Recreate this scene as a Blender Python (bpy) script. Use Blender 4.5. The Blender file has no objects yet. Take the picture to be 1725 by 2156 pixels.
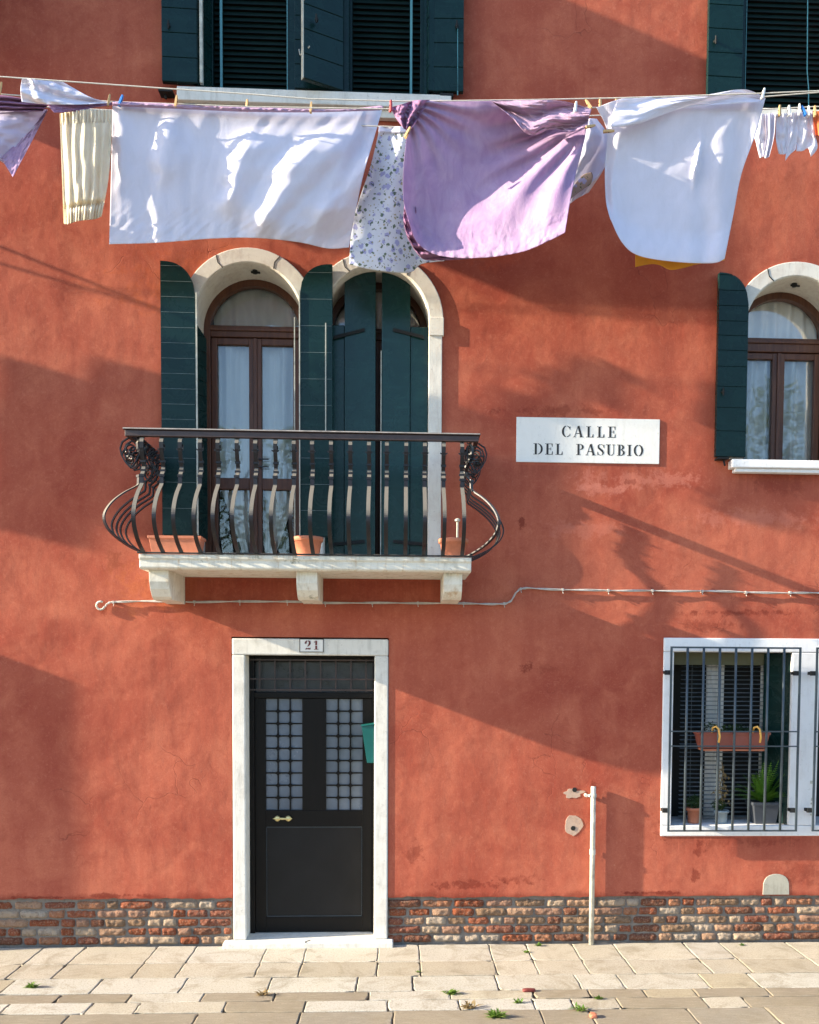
import bpy, bmesh, math, random
from mathutils import Vector, Matrix, noise
from mathutils.geometry import tessellate_polygon
R = math.radians
random.seed(7)
scene = bpy.context.scene
col = scene.collection

# ------------------------------------------------------------------ camera
cam_d = bpy.data.cameras.new('camera'); cam = bpy.data.objects.new('camera', cam_d); col.objects.link(cam)
FPX, PPX, PPY = 2000.0, 929.0, 1503.0
cam_d.sensor_fit = 'HORIZONTAL'; cam_d.sensor_width = 36; cam_d.lens = 36*FPX/1725
cam_d.shift_x = (862.5-PPX)/1725; cam_d.shift_y = (PPY-1078)/1725
cam_d.clip_end = 500
CLOC = Vector((0, -7.4, 2.2))
CM = Matrix.Rotation(-R(2.6), 3, 'Z') @ Matrix.Rotation(R(90-2.9), 3, 'X') @ Matrix.Rotation(0.006, 3, 'Z')
cam.matrix_world = Matrix.Translation(CLOC) @ CM.to_4x4()
scene.camera = cam
# ------------------------------------------------------------------ light
SUN = Vector((1, 0.135, -0.372)).normalized()
world = bpy.data.worlds.new('World'); scene.world = world; world.use_nodes = True
wn = world.node_tree; wn.nodes.clear()
sky = wn.nodes.new('ShaderNodeTexSky'); sky.sky_type = 'NISHITA'; sky.sun_disc = False
sky.sun_elevation = math.asin(-SUN.z); sky.sun_rotation = math.atan2(-SUN.x, -SUN.y) % (2*math.pi)
sky.ozone_density = 3.0; sky.dust_density = 0.8; sky.air_density = 1.0
bgn = wn.nodes.new('ShaderNodeBackground'); bgn.inputs[1].default_value = 0.142
wo = wn.nodes.new('ShaderNodeOutputWorld')
wn.links.new(sky.outputs[0], bgn.inputs[0]); wn.links.new(bgn.outputs[0], wo.inputs[0])
sd = bpy.data.lights.new('sun', 'SUN'); sd.energy = 4.8; sd.angle = R(0.5); sd.color = (1, 0.86, 0.66)
so = bpy.data.objects.new('sun', sd); col.objects.link(so)
so.rotation_euler = SUN.to_track_quat('-Z', 'Y').to_euler(); so.location = (-10, -4, 8)
scene.view_settings.view_transform = 'Standard'; scene.view_settings.look = 'None'
scene.view_settings.exposure = 1.74; scene.view_settings.gamma = 1

# ------------------------------------------------------------------ helpers
def P(px, py, Y=0.0):
    """point at depth Y seen at pixel (px,py) of a 1725 wide view: returns Vector"""
    d = CM @ Vector(((px-PPX)/FPX, -(py-PPY)/FPX, -1))
    return CLOC + d*((Y-CLOC.y)/d.y)
def G(px, py):
    d = CM @ Vector(((px-PPX)/FPX, -(py-PPY)/FPX, -1))
    return CLOC + d*(-CLOC.z/d.z)
def RC(x0, y0, x1, y1, Y=0.0):
    a = P(x0, y0, Y); b = P(x1, y1, Y); c = P(x0, y1, Y); e = P(x1, y0, Y)
    return ((a.x+c.x)/2, (b.x+e.x)/2, (c.z+b.z)/2, (a.z+e.z)/2)   # x0,x1,zbottom,ztop
BASE = {}
def root(o):
    while o.parent: o = o.parent
    return o
def tag(o, label=None, cat=None, group=None, kind=None):
    if label: o['label'] = label
    if cat: o['category'] = cat
    if group: o['group'] = group
    if kind: o['kind'] = kind
    return o
def empty(name, loc, label=None, cat=None, group=None):
    o = bpy.data.objects.new(name, None); col.objects.link(o); o.location = loc; BASE[o.name] = Vector(loc)
    o.empty_display_size = 0.1
    return tag(o, label, cat, group)
def smoothstep(a, b, x):
    t = max(0, min(1, (x-a)/(b-a))); return t*t*(3-2*t)

class MB:
    def __init__(s): s.bm = bmesh.new(); s.cl = None; s.m = None
    def V(s, p):
        p = Vector(p)
        return s.bm.verts.new(s.m @ p if s.m else p)
    def F(s, vs, c=None):
        try: f = s.bm.faces.new(vs)
        except ValueError: return None
        if c is not None:
            if s.cl is None: s.cl = s.bm.loops.layers.float_color.new('Col')
            for l in f.loops: l[s.cl] = (*c, 1)
        return f
    def box(s, x0, x1, y0, y1, z0, z1, c=None):
        v = [s.V((x, y, z)) for z in (z0, z1) for y in (y0, y1) for x in (x0, x1)]
        for q in ((0,2,3,1),(4,5,7,6),(0,1,5,4),(2,6,7,3),(0,4,6,2),(1,3,7,5)): s.F([v[i] for i in q], c)
        return s
    def prism(s, pts, y0, y1, c=None):
        """pts: (x,z) outline, extruded from y0 (front) to y1 (back)"""
        n = len(pts)
        a = [s.V((p[0], y0, p[1])) for p in pts]; b = [s.V((p[0], y1, p[1])) for p in pts]
        tri = tessellate_polygon([[Vector((p[0], p[1], 0)) for p in pts]])
        if n <= 4: s.F(a, c); s.F(b[::-1], c)
        else:
            for t in tri: s.F([a[i] for i in t], c); s.F([b[i] for i in t][::-1], c)
        for i in range(n): s.F([a[i], b[i], b[(i+1) % n], a[(i+1) % n]], c)
        return s
    def prism_x(s, pts, x0, x1, c=None):
        """pts: (y,z) outline extruded along x"""
        n = len(pts)
        a = [s.V((x0, p[0], p[1])) for p in pts]; b = [s.V((x1, p[0], p[1])) for p in pts]
        tri = tessellate_polygon([[Vector((p[0], p[1], 0)) for p in pts]])
        for t in tri: s.F([a[i] for i in t], c); s.F([b[i] for i in t][::-1], c)
        for i in range(n): s.F([a[i], b[i], b[(i+1) % n], a[(i+1) % n]], c)
        return s
    def ring(s, outer, inner, y0, y1):
        """closed/open strip between two equally long (x,z) polylines, extruded in y"""
        n = len(outer)
        A = [s.V((p[0], y0, p[1])) for p in outer]; B = [s.V((p[0], y0, p[1])) for p in inner]
        C = [s.V((p[0], y1, p[1])) for p in outer]; D = [s.V((p[0], y1, p[1])) for p in inner]
        for i in range(n-1):
            s.F([A[i], B[i], B[i+1], A[i+1]]); s.F([C[i], C[i+1], D[i+1], D[i]])
            s.F([A[i], A[i+1], C[i+1], C[i]]); s.F([B[i], D[i], D[i+1], B[i+1]])
        for i in (0, n-1): s.F([A[i], C[i], D[i], B[i]])
        return s
    def tube(s, pts, r, n=6, caps=True):
        pts = [Vector(p) for p in pts]; rings = []
        up = Vector((0.013, 0.3, 1)).normalized()
        for i, p in enumerate(pts):
            t = (pts[min(i+1, len(pts)-1)]-pts[max(i-1, 0)])
            t = t.normalized() if t.length > 1e-9 else Vector((0, 0, 1))
            a = t.cross(up)
            if a.length < 1e-3: a = t.cross(Vector((1, 0, 0)))
            a.normalize(); b = t.cross(a)
            rr = r[i] if isinstance(r, (list, tuple)) else r
            rings.append([s.V(p+a*rr*math.cos(k*2*math.pi/n)+b*rr*math.sin(k*2*math.pi/n)) for k in range(n)])
        for i in range(len(rings)-1):
            for k in range(n): s.F([rings[i][k], rings[i][(k+1) % n], rings[i+1][(k+1) % n], rings[i+1][k]])
        if caps: s.F(rings[0][::-1]); s.F(rings[-1])
        return s
    def ribbon(s, pts, wd, w, t):
        """flat bar swept along pts; wd = width direction"""
        pts = [Vector(p) for p in pts]; wd = Vector(wd).normalized(); rg = []
        for i, p in enumerate(pts):
            tn = (pts[min(i+1, len(pts)-1)]-pts[max(i-1, 0)]).normalized()
            nn = tn.cross(wd).normalized()
            rg.append([s.V(p+wd*a*w/2+nn*b*t/2) for a, b in ((-1,-1),(1,-1),(1,1),(-1,1))])
        for i in range(len(rg)-1):
            for k in range(4): s.F([rg[i][k], rg[i][(k+1) % 4], rg[i+1][(k+1) % 4], rg[i+1][k]])
        s.F(rg[0][::-1]); s.F(rg[-1]); return s
    def lathe(s, prof, c, n=20):
        """prof: (r,z) list, around centre c"""
        rg = [[s.V((c[0]+r*math.cos(k*2*math.pi/n), c[1]+r*math.sin(k*2*math.pi/n), c[2]+z)) for k in range(n)] for r, z in prof]
        for i in range(len(rg)-1):
            for k in range(n): s.F([rg[i][k], rg[i][(k+1) % n], rg[i+1][(k+1) % n], rg[i+1][k]])
        s.F(rg[0][::-1]); s.F(rg[-1]); return s
    def build(s, name, mat, parent=None, bevel=0, smooth=False, loc=None):
        base = Vector((0, 0, 0))
        if parent is not None: base = BASE.get(root(parent).name, base)
        elif loc is not None: base = Vector(loc)
        bmesh.ops.recalc_face_normals(s.bm, faces=s.bm.faces)
        for v in s.bm.verts: v.co -= base
        me = bpy.data.meshes.new(name); s.bm.to_mesh(me); s.bm.free()
        o = bpy.data.objects.new(name, me); col.objects.link(o); me.materials.append(mat)
        if parent is not None: o.parent = parent
        elif loc is not None: o.location = loc; BASE[o.name] = base
        if smooth:
            for p in me.polygons: p.use_smooth = True
        if bevel:
            b = o.modifiers.new('bevel', 'BEVEL'); b.width = bevel; b.segments = 2; b.limit_method = 'ANGLE'; b.angle_limit = R(35)
        return o

def clip(poly, axis, val, keep_greater):
    out = []
    n = len(poly)
    for i in range(n):
        a, b = poly[i], poly[(i+1) % n]
        ia = (a[axis] >= val) == keep_greater; ib = (b[axis] >= val) == keep_greater
        if ia: out.append(a)
        if ia != ib:
            t = (val-a[axis])/(b[axis]-a[axis]); out.append((a[0]+(b[0]-a[0])*t, a[1]+(b[1]-a[1])*t))
    return out

# ------------------------------------------------------------------ materials
class NT:
    def __init__(s, name):
        s.mat = bpy.data.materials.new(name); s.mat.use_nodes = True; s.t = s.mat.node_tree
        s.b = s.t.nodes['Principled BSDF']; s.out = s.t.nodes['Material Output']
        s.co = s.t.nodes.new('ShaderNodeTexCoord').outputs['Object']
    def n(s, typ, **kw):
        nd = s.t.nodes.new(typ)
        for k, v in kw.items():
            if isinstance(k, str) and hasattr(nd, k): setattr(nd, k, v)
        return nd
    def link(s, a, b): s.t.links.new(a, b)
    def mapping(s, scale=(1, 1, 1), loc=(0, 0, 0), src=None):
        m = s.n('ShaderNodeMapping'); m.inputs['Scale'].default_value = scale; m.inputs['Location'].default_value = loc
        s.link(src or s.co, m.inputs[0]); return m.outputs[0]
    def noise(s, scale, detail=6, rough=0.6, vec=None, dist=0.0):
        n = s.n('ShaderNodeTexNoise'); n.inputs['Scale'].default_value = scale; n.inputs['Detail'].default_value = detail
        n.inputs['Roughness'].default_value = rough; n.inputs['Distortion'].default_value = dist
        s.link(vec or s.co, n.inputs['Vector']); return n.outputs['Fac']
    def ramp(s, fac, stops):
        r = s.n('ShaderNodeValToRGB'); s.link(fac, r.inputs[0]); cr = r.color_ramp
        while len(cr.elements) < len(stops): cr.elements.new(0.5)
        for e, (p, c) in zip(cr.elements, stops):
            e.position = p; e.color = (c, c, c, 1) if isinstance(c, (int, float)) else (*c, 1)
        return r.outputs[0]
    def mix(s, fac, a, b, mode='MIX'):
        m = s.n('ShaderNodeMix'); m.data_type = 'RGBA'; m.blend_type = mode
        for i, v in ((0, fac), (6, a), (7, b)):
            if hasattr(v, 'links'): s.link(v, m.inputs[i])
            elif isinstance(v, (int, float)): m.inputs[i].default_value = v
            else: m.inputs[i].default_value = (*v, 1)
        return m.outputs[2]
    def math(s, op, a, b=0.0, c=None):
        m = s.n('ShaderNodeMath'); m.operation = op
        for i, v in ((0, a), (1, b)) + (((2, c),) if c is not None else ()):
            if hasattr(v, 'links'): s.link(v, m.inputs[i])
            else: m.inputs[i].default_value = v
        return m.outputs[0]
    def bump(s, h, strength=0.3, dist=0.01, normal=None):
        b = s.n('ShaderNodeBump'); b.inputs['Strength'].default_value = strength; b.inputs['Distance'].default_value = dist
        s.link(h, b.inputs['Height'])
        if normal: s.link(normal, b.inputs['Normal'])
        return b.outputs[0]
    def done(s, color=None, rough=0.6, normal=None, metal=0, spec=0.5):
        if color is not None:
            if hasattr(color, 'links'): s.link(color, s.b.inputs['Base Color'])
            else: s.b.inputs['Base Color'].default_value = (*color, 1)
        if hasattr(rough, 'links'): s.link(rough, s.b.inputs['Roughness'])
        else: s.b.inputs['Roughness'].default_value = rough
        s.b.inputs['Metallic'].default_value = metal; s.b.inputs['Specular IOR Level'].default_value = spec
        if normal: s.link(normal, s.b.inputs['Normal'])
        return s.mat

def paint(name, c, rough=0.4, var=0.25, scale=6, bump=0.15, spec=0.5, metal=0):
    t = NT(name); f = t.noise(scale, 5, 0.6); f2 = t.noise(scale*14, 3, 0.6)
    dark = tuple(x*(1-var) for x in c); lite = tuple(min(1, x*(1+var)) for x in c)
    cc = t.mix(t.ramp(f, [(0.3, 0.0), (0.7, 1.0)]), dark, lite)
    cc = t.mix(t.math('MULTIPLY', t.ramp(f2, [(0.45, 0), (0.7, 1)]), 0.25), cc, dark)
    rr = t.math('ADD', t.math('MULTIPLY', f, 0.2), rough-0.1)
    return t.done(cc, rr, t.bump(f2, bump, 0.002), metal, spec)

def mat_shutter(name, c, spec):
    t = NT(name); g1 = t.noise(1.0, 6, 0.65, vec=t.mapping((3, 3, 26)), dist=0.4); g2 = t.noise(5, 6, 0.7, dist=0.8); sc = t.noise(60, 5, 0.8)
    cc = t.mix(t.ramp(g2, [(0.3, 0), (0.75, 1)]), tuple(x*0.85 for x in c), tuple(x*1.25 for x in c))
    cc = t.mix(t.math('MULTIPLY', t.ramp(g1, [(0.55, 0), (0.75, 1)]), 0.35), cc, tuple(x*2.4+0.008 for x in c))
    cc = t.mix(t.math('MULTIPLY', t.ramp(sc, [(0.68, 0), (0.74, 1)]), 0.5), cc, (0.12, 0.15, 0.14))
    rr = t.math('ADD', 0.16, t.math('MULTIPLY', g2, 0.22))
    return t.done(cc, rr, t.bump(t.math('ADD', g1, t.math('MULTIPLY', g2, 0.5)), 0.18, 0.003), 0, spec)

def toplit(name, c, lit_tone, rough):  # up-facing sides painted paler, standing in for sun and sky light
    t = NT(name); g = t.n('ShaderNodeNewGeometry'); sp = t.n('ShaderNodeSeparateXYZ'); t.link(g.outputs['Normal'], sp.inputs[0])
    n = t.noise(30, 5, 0.7); z = t.math('ADD', sp.outputs[2], t.math('MULTIPLY', t.math('SUBTRACT', n, 0.5), 0.5))
    m = t.ramp(z, [(0.12, 0), (0.5, 1)])
    return t.done(t.mix(t.math('MULTIPLY', m, 0.8), c, lit_tone), t.math('ADD', rough, t.math('MULTIPLY', m, 0.3)), t.bump(n, 0.5, 0.002), 0, 0.35)

def mat_plaster():
    t = NT('terracotta_plaster')
    big = t.noise(0.9, 8, 0.62, dist=0.4); mid = t.noise(3.2, 7, 0.65, dist=0.6)
    vert = t.noise(1.0, 6, 0.6, vec=t.mapping((7, 7, 0.9)))
    c = t.mix(t.ramp(big, [(0.38, 0), (0.60, 1)]), (0.31, 0.068, 0.041), (0.435, 0.122, 0.071))
    c = t.mix(t.math('MULTIPLY', t.ramp(mid, [(0.47, 0), (0.68, 1)]), 0.42), c, (0.54, 0.175, 0.098))
    c = t.mix(t.math('MULTIPLY', t.ramp(vert, [(0.45, 0), (0.72, 1)]), 0.4), c, (0.27, 0.05, 0.033))
    mott = t.noise(9, 6, 0.7, dist=1.0)
    c = t.mix(t.math('MULTIPLY', t.ramp(mott, [(0.5, 0), (0.72, 1)]), 0.35), c, (0.25, 0.045, 0.026))
    sep = t.n('ShaderNodeSeparateXYZ'); t.link(t.co, sep.inputs[0])
    nz = t.noise(5, 6, 0.7, dist=0.5); nzf = t.noise(16, 5, 0.7)
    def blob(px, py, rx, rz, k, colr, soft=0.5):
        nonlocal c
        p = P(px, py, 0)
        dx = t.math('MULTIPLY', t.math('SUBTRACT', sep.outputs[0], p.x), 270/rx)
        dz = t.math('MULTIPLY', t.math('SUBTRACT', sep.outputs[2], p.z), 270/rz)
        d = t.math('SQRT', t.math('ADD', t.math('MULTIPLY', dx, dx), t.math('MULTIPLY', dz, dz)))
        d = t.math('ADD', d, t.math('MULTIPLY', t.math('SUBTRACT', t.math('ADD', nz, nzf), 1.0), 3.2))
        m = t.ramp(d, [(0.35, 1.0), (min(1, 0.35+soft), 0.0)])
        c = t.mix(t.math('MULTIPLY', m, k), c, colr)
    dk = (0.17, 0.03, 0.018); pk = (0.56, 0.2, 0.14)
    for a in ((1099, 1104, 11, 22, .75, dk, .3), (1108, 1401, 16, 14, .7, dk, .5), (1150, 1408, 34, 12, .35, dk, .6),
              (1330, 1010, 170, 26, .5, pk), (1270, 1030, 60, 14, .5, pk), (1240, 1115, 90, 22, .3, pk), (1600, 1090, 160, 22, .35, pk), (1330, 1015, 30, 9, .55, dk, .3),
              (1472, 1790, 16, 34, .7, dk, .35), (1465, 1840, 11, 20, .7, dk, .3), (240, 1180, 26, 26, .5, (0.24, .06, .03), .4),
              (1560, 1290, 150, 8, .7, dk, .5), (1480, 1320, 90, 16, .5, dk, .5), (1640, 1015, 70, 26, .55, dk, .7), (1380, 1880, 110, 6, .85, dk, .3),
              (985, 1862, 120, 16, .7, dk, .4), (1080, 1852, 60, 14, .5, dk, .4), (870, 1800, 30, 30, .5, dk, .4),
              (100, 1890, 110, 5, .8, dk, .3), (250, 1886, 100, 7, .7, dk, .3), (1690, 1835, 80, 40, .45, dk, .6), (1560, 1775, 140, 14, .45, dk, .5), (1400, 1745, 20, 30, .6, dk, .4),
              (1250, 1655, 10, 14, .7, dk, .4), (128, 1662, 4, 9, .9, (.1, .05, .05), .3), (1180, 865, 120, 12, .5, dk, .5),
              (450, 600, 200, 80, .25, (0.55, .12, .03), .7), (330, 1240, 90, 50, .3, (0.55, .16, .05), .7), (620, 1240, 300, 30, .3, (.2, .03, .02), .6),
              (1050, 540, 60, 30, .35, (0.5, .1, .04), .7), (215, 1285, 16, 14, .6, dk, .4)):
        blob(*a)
    # rising damp line just over the brick course
    zz = t.math('ADD', sep.outputs[2], t.math('MULTIPLY', t.noise(6, 6, 0.7, vec=t.mapping((1, 1, 0.1))), -0.17))
    c = t.mix(t.math('MULTIPLY', t.ramp(zz, [(0.295, 1), (0.335, 0)]), 0.65), c, dk)
    # small cracks
    vo = t.n('ShaderNodeTexVoronoi'); vo.feature = 'DISTANCE_TO_EDGE'; vo.inputs['Scale'].default_value = 2.3
    wv = t.n('ShaderNodeTexNoise'); wv.inputs['Scale'].default_value = 5; t.link(t.co, wv.inputs['Vector'])
    t.link(t.mix(0.22, t.co, wv.outputs['Color'], 'ADD'), vo.inputs['Vector'])
    cr = t.ramp(vo.outputs['Distance'], [(0.0, 1), (0.0045, 0)])
    cr = t.math('MULTIPLY', cr, t.ramp(t.noise(0.8, 3, 0.5, vec=t.mapping(loc=(3.3, 0, 1.9))), [(0.585, 0), (0.63, 1)]))
    c = t.mix(t.math('MULTIPLY', cr, 0.6), c, (0.13, 0.03, 0.02))
    gr2 = t.noise(70, 6, 0.8, dist=0.5)
    c = t.mix(t.math('MULTIPLY', t.ramp(gr2, [(0.45, 0), (0.62, 1)]), 0.25), c, (0.27, 0.05, 0.032))
    c = t.mix(t.math('MULTIPLY', t.ramp(t.noise(38, 6, 0.8, dist=1.2), [(0.52, 0), (0.68, 1)]), 0.33), c, (0.55, 0.2, 0.13))
    drip = t.noise(1.0, 5, 0.6, vec=t.mapping((42, 42, 1.3)))
    def streaks(px0, px1, py0, ln, k):
        nonlocal c
        a_, b_ = P(px0, py0, 0), P(px1, py0, 0); zz_ = a_.z
        mx_ = t.math('MULTIPLY', t.ramp(t.math('SUBTRACT', sep.outputs[0], a_.x), [(0.0, 0), (0.05, 1)]), t.ramp(t.math('SUBTRACT', b_.x, sep.outputs[0]), [(0.0, 0), (0.05, 1)]))
        d_ = t.math('SUBTRACT', zz_, sep.outputs[2])
        mz_ = t.math('MULTIPLY', t.ramp(d_, [(0.0, 0), (0.004, 1)]), t.ramp(t.math('ADD', d_, t.math('MULTIPLY', drip, ln*0.9)), [(ln*0.45, 1), (ln*1.3, 0)]))
        c = t.mix(t.math('MULTIPLY', t.math('MULTIPLY', mx_, mz_), t.math('MULTIPLY', t.ramp(drip, [(0.4, 0.15), (0.62, 1)]), k)), c, (0.19, 0.045, 0.03))
    for a in ((1545, 1790, 995, .30, .7), (290, 1000, 1218, .35, .45), (1395, 1900, 1762, .22, .6), (370, 950, 238, .4, .5), (1088, 1390, 978, .16, .45), (480, 830, 1340, -.0 or .01, 0.0)):
        if a[4]: streaks(*a)
    speck = t.ramp(t.noise(55, 3, 0.6), [(0.69, 0), (0.73, 1)])
    c = t.mix(t.math('MULTIPLY', speck, t.math('MULTIPLY', t.ramp(mid, [(0.5, 0), (0.62, 1)]), 0.4)), c, (0.6, 0.33, 0.22))
    grain = t.noise(120, 4, 0.7); lump = t.noise(14, 6, 0.6, dist=0.8); und = t.noise(2.2, 3, 0.5)
    h = t.math('ADD', t.math('MULTIPLY', grain, 0.10), t.math('ADD', t.math('MULTIPLY', lump, 0.14), t.math('MULTIPLY', und, 1.7)))
    h = t.math('ADD', h, t.math('MULTIPLY', cr, -0.2))
    return t.done(c, 0.92, t.bump(h, 0.6, 0.018), spec=0.12)

def mat_stone(name='white_stone', base=(0.68, 0.66, 0.6), dirt=(0.34, 0.31, 0.25), amt=0.5, rust=0.0):
    t = NT(name)
    n1 = t.noise(7, 8, 0.7, dist=0.5); n2 = t.noise(3, 6, 0.65, vec=t.mapping((10, 10, 1.4))); n3 = t.noise(40, 4, 0.7)
    c = t.mix(t.math('MULTIPLY', t.ramp(n1, [(0.48, 0), (0.75, 1)]), amt), base, dirt)
    c = t.mix(t.math('MULTIPLY', t.ramp(n2, [(0.52, 0), (0.8, 1)]), amt*0.9), c, tuple(x*0.7 for x in dirt))
    c = t.mix(t.math('MULTIPLY', t.ramp(n3, [(0.62, 0), (0.72, 1)]), 0.35), c, tuple(x*0.5 for x in dirt))
    if rust:
        c = t.mix(t.math('MULTIPLY', t.ramp(t.noise(2.2, 6, 0.7, vec=t.mapping((6, 6, 1.2), (4, 0, 2))), [(0.55, 0), (0.7, 1)]), rust), c, (0.42, 0.25, 0.08))
        c = t.mix(t.math('MULTIPLY', t.ramp(t.noise(5, 6, 0.7, vec=t.mapping((2, 2, 2), (9, 0, 5))), [(0.6, 0), (0.7, 1)]), rust), c, (0.12, 0.13, 0.07))
    return t.done(c, 0.8, t.bump(t.math('ADD', n1, t.math('MULTIPLY', n3, 0.35)), 0.35, 0.006), spec=0.25)

def mat_vc(name, rough=0.85, speckle=(0.6, 0.5, 0.4), amt=0.4, scale=60, bump=0.5, bdist=0.006, dark=(0.05, 0.04, 0.035)):
    t = NT(name); a = t.n('ShaderNodeVertexColor'); a.layer_name = 'Col'
    n1 = t.noise(scale, 5, 0.75); n2 = t.noise(scale*0.22, 6, 0.7, dist=0.6)
    c = t.mix(t.math('MULTIPLY', t.ramp(n1, [(0.5, 0), (0.66, 1)]), amt), a.outputs[0], speckle)
    c = t.mix(t.math('MULTIPLY', t.ramp(n2, [(0.52, 0), (0.7, 1)]), amt*0.8), c, dark)
    return t.done(c, rough, t.bump(t.math('ADD', n1, t.math('MULTIPLY', n2, 1.5)), bump, bdist), spec=0.2)

def mat_paving():
    t = NT('paving_stone'); a = t.n('ShaderNodeVertexColor'); a.layer_name = 'Col'
    st = t.noise(3.5, 8, 0.72, dist=1.0); fine = t.noise(80, 6, 0.8); ch = t.noise(1.0, 6, 0.7, vec=t.mapping((9, 60, 1)), dist=0.4); big = t.noise(1.1, 5, 0.6)
    c = t.mix(t.math('MULTIPLY', t.ramp(big, [(0.4, 0), (0.65, 1)]), 0.3), a.outputs[0], (0.42, 0.36, 0.25))
    c = t.mix(t.math('MULTIPLY', t.ramp(st, [(0.5, 0), (0.66, 1)]), 0.6), c, (0.22, 0.18, 0.115))
    c = t.mix(t.math('MULTIPLY', t.ramp(ch, [(0.5, 0), (0.72, 1)]), 0.35), c, (0.5, 0.465, 0.38))
    c = t.mix(t.math('MULTIPLY', t.ramp(fine, [(0.48, 0), (0.62, 1)]), 0.6), c, (0.20, 0.165, 0.11))
    c = t.mix(t.math('MULTIPLY', t.ramp(t.noise(26, 5, 0.75), [(0.66, 0), (0.72, 1)]), 0.6), c, (0.10, 0.09, 0.06))
    return t.done(c, 0.85, t.bump(t.math('ADD', fine, t.math('ADD', st, ch)), 0.55, 0.006), spec=0.2)

def mat_cloth(name, c, trans=0.35, c2=None, bump=0.25, extra=None):
    t = NT(name)
    n = t.noise(9, 6, 0.6, vec=t.mapping((1.2, 1, 0.5)), dist=0.8); w = t.noise(420, 2, 0.5); m = t.noise(35, 5, 0.65, vec=t.mapping((1, 1, 0.45)), dist=1.2)
    cc = t.mix(t.ramp(n, [(0.35, 0), (0.65, 1)]), tuple(x*0.94 for x in c), c2 or c)
    if extra: cc = extra(t, cc)
    cz = t.noise(16, 7, 0.75, vec=t.mapping((1.6, 1, 0.55)), dist=2.2); crs = t.ramp(t.math('ABSOLUTE', t.math('SUBTRACT', cz, 0.5)), [(0.0, 1), (0.07, 0)])
    nrm = t.bump(t.math('ADD', t.math('MULTIPLY', w, 0.08), t.math('ADD', t.math('MULTIPLY', m, 0.45), t.math('ADD', n, t.math('MULTIPLY', crs, 0.16)))), bump*1.1, 0.02)
    mat = t.done(cc, 0.9, nrm, spec=0.1)
    tr = t.n('ShaderNodeBsdfTranslucent'); t.link(nrm, tr.inputs['Normal'])
    t.link(cc, tr.inputs['Color'])
    mx = t.n('ShaderNodeMixShader'); mx.inputs[0].default_value = trans
    t.link(t.b.outputs[0], mx.inputs[1]); t.link(tr.outputs[0], mx.inputs[2]); t.link(mx.outputs[0], t.out.inputs[0])
    return mat

def mat_glass():
    t = NT('window_glass'); t.t.nodes.remove(t.b)
    tr = t.n('ShaderNodeBsdfTransparent'); tr.inputs[0].default_value = (0.95, 0.97, 0.96, 1)
    gl = t.n('ShaderNodeBsdfGlossy'); gl.inputs['Roughness'].default_value = 0.02
    n = t.noise(3, 2, 0.5); t.link(t.bump(n, 0.12, 0.01), gl.inputs['Normal'])
    fr = t.n('ShaderNodeFresnel'); fr.inputs[0].default_value = 1.75
    mx = t.n('ShaderNodeMixShader'); t.link(t.math('ADD', fr.outputs[0], 0.06), mx.inputs[0])
    t.link(tr.outputs[0], mx.inputs[1]); t.link(gl.outputs[0], mx.inputs[2]); t.link(mx.outputs[0], t.out.inputs[0])
    return t.mat

def mat_leaf(name, c, c2):
    t = NT(name); n = t.noise(14, 4, 0.6); cc = t.mix(t.ramp(n, [(0.35, 0), (0.65, 1)]), c, c2)
    mat = t.done(cc, 0.55, spec=0.3)
    tr = t.n('ShaderNodeBsdfTranslucent'); t.link(cc, tr.inputs[0]); mx = t.n('ShaderNodeMixShader'); mx.inputs[0].default_value = 0.35
    t.link(t.b.outputs[0], mx.inputs[1]); t.link(tr.outputs[0], mx.inputs[2]); t.link(mx.outputs[0], t.out.inputs[0])
    return mat

def mat_wood(name, c, dark, rough=0.45, spec=0.4):
    t = NT(name); n = t.noise(4, 6, 0.65, vec=t.mapping((9, 9, 0.8)), dist=0.6)
    return t.done(t.mix(t.ramp(n, [(0.3, 0), (0.7, 1)]), dark, c), rough, t.bump(n, 0.2, 0.003), spec=spec)

def floral(t, cc):
    vec = t.mapping((1, 0.02, 1))
    out = cc
    for sc, off, clr, th in ((15, (0, 0, 0), (0.36, 0.38, 0.66), 0.25), (21, (3, 0, 5), (0.06, 0.12, 0.04), 0.21), (27, (7, 0, 2), (0.4, 0.36, 0.2), 0.15), (31, (1, 0, 9), (0.10, 0.12, 0.12), 0.13)):
        v = t.n('ShaderNodeTexVoronoi'); v.inputs['Scale'].default_value = sc; v.inputs['Randomness'].default_value = 0.75
        nn = t.n('ShaderNodeTexNoise'); nn.inputs['Scale'].default_value = 45; t.link(vec, nn.inputs['Vector'])
        t.link(t.mix(0.035, t.mapping((1, 0.02, 1), off), nn.outputs['Color'], 'ADD'), v.inputs['Vector'])
        out = t.mix(t.math('MULTIPLY', t.ramp(v.outputs['Distance'], [(th, 1), (th+0.05, 0)]), 0.85), out, clr)
    return out

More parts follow.
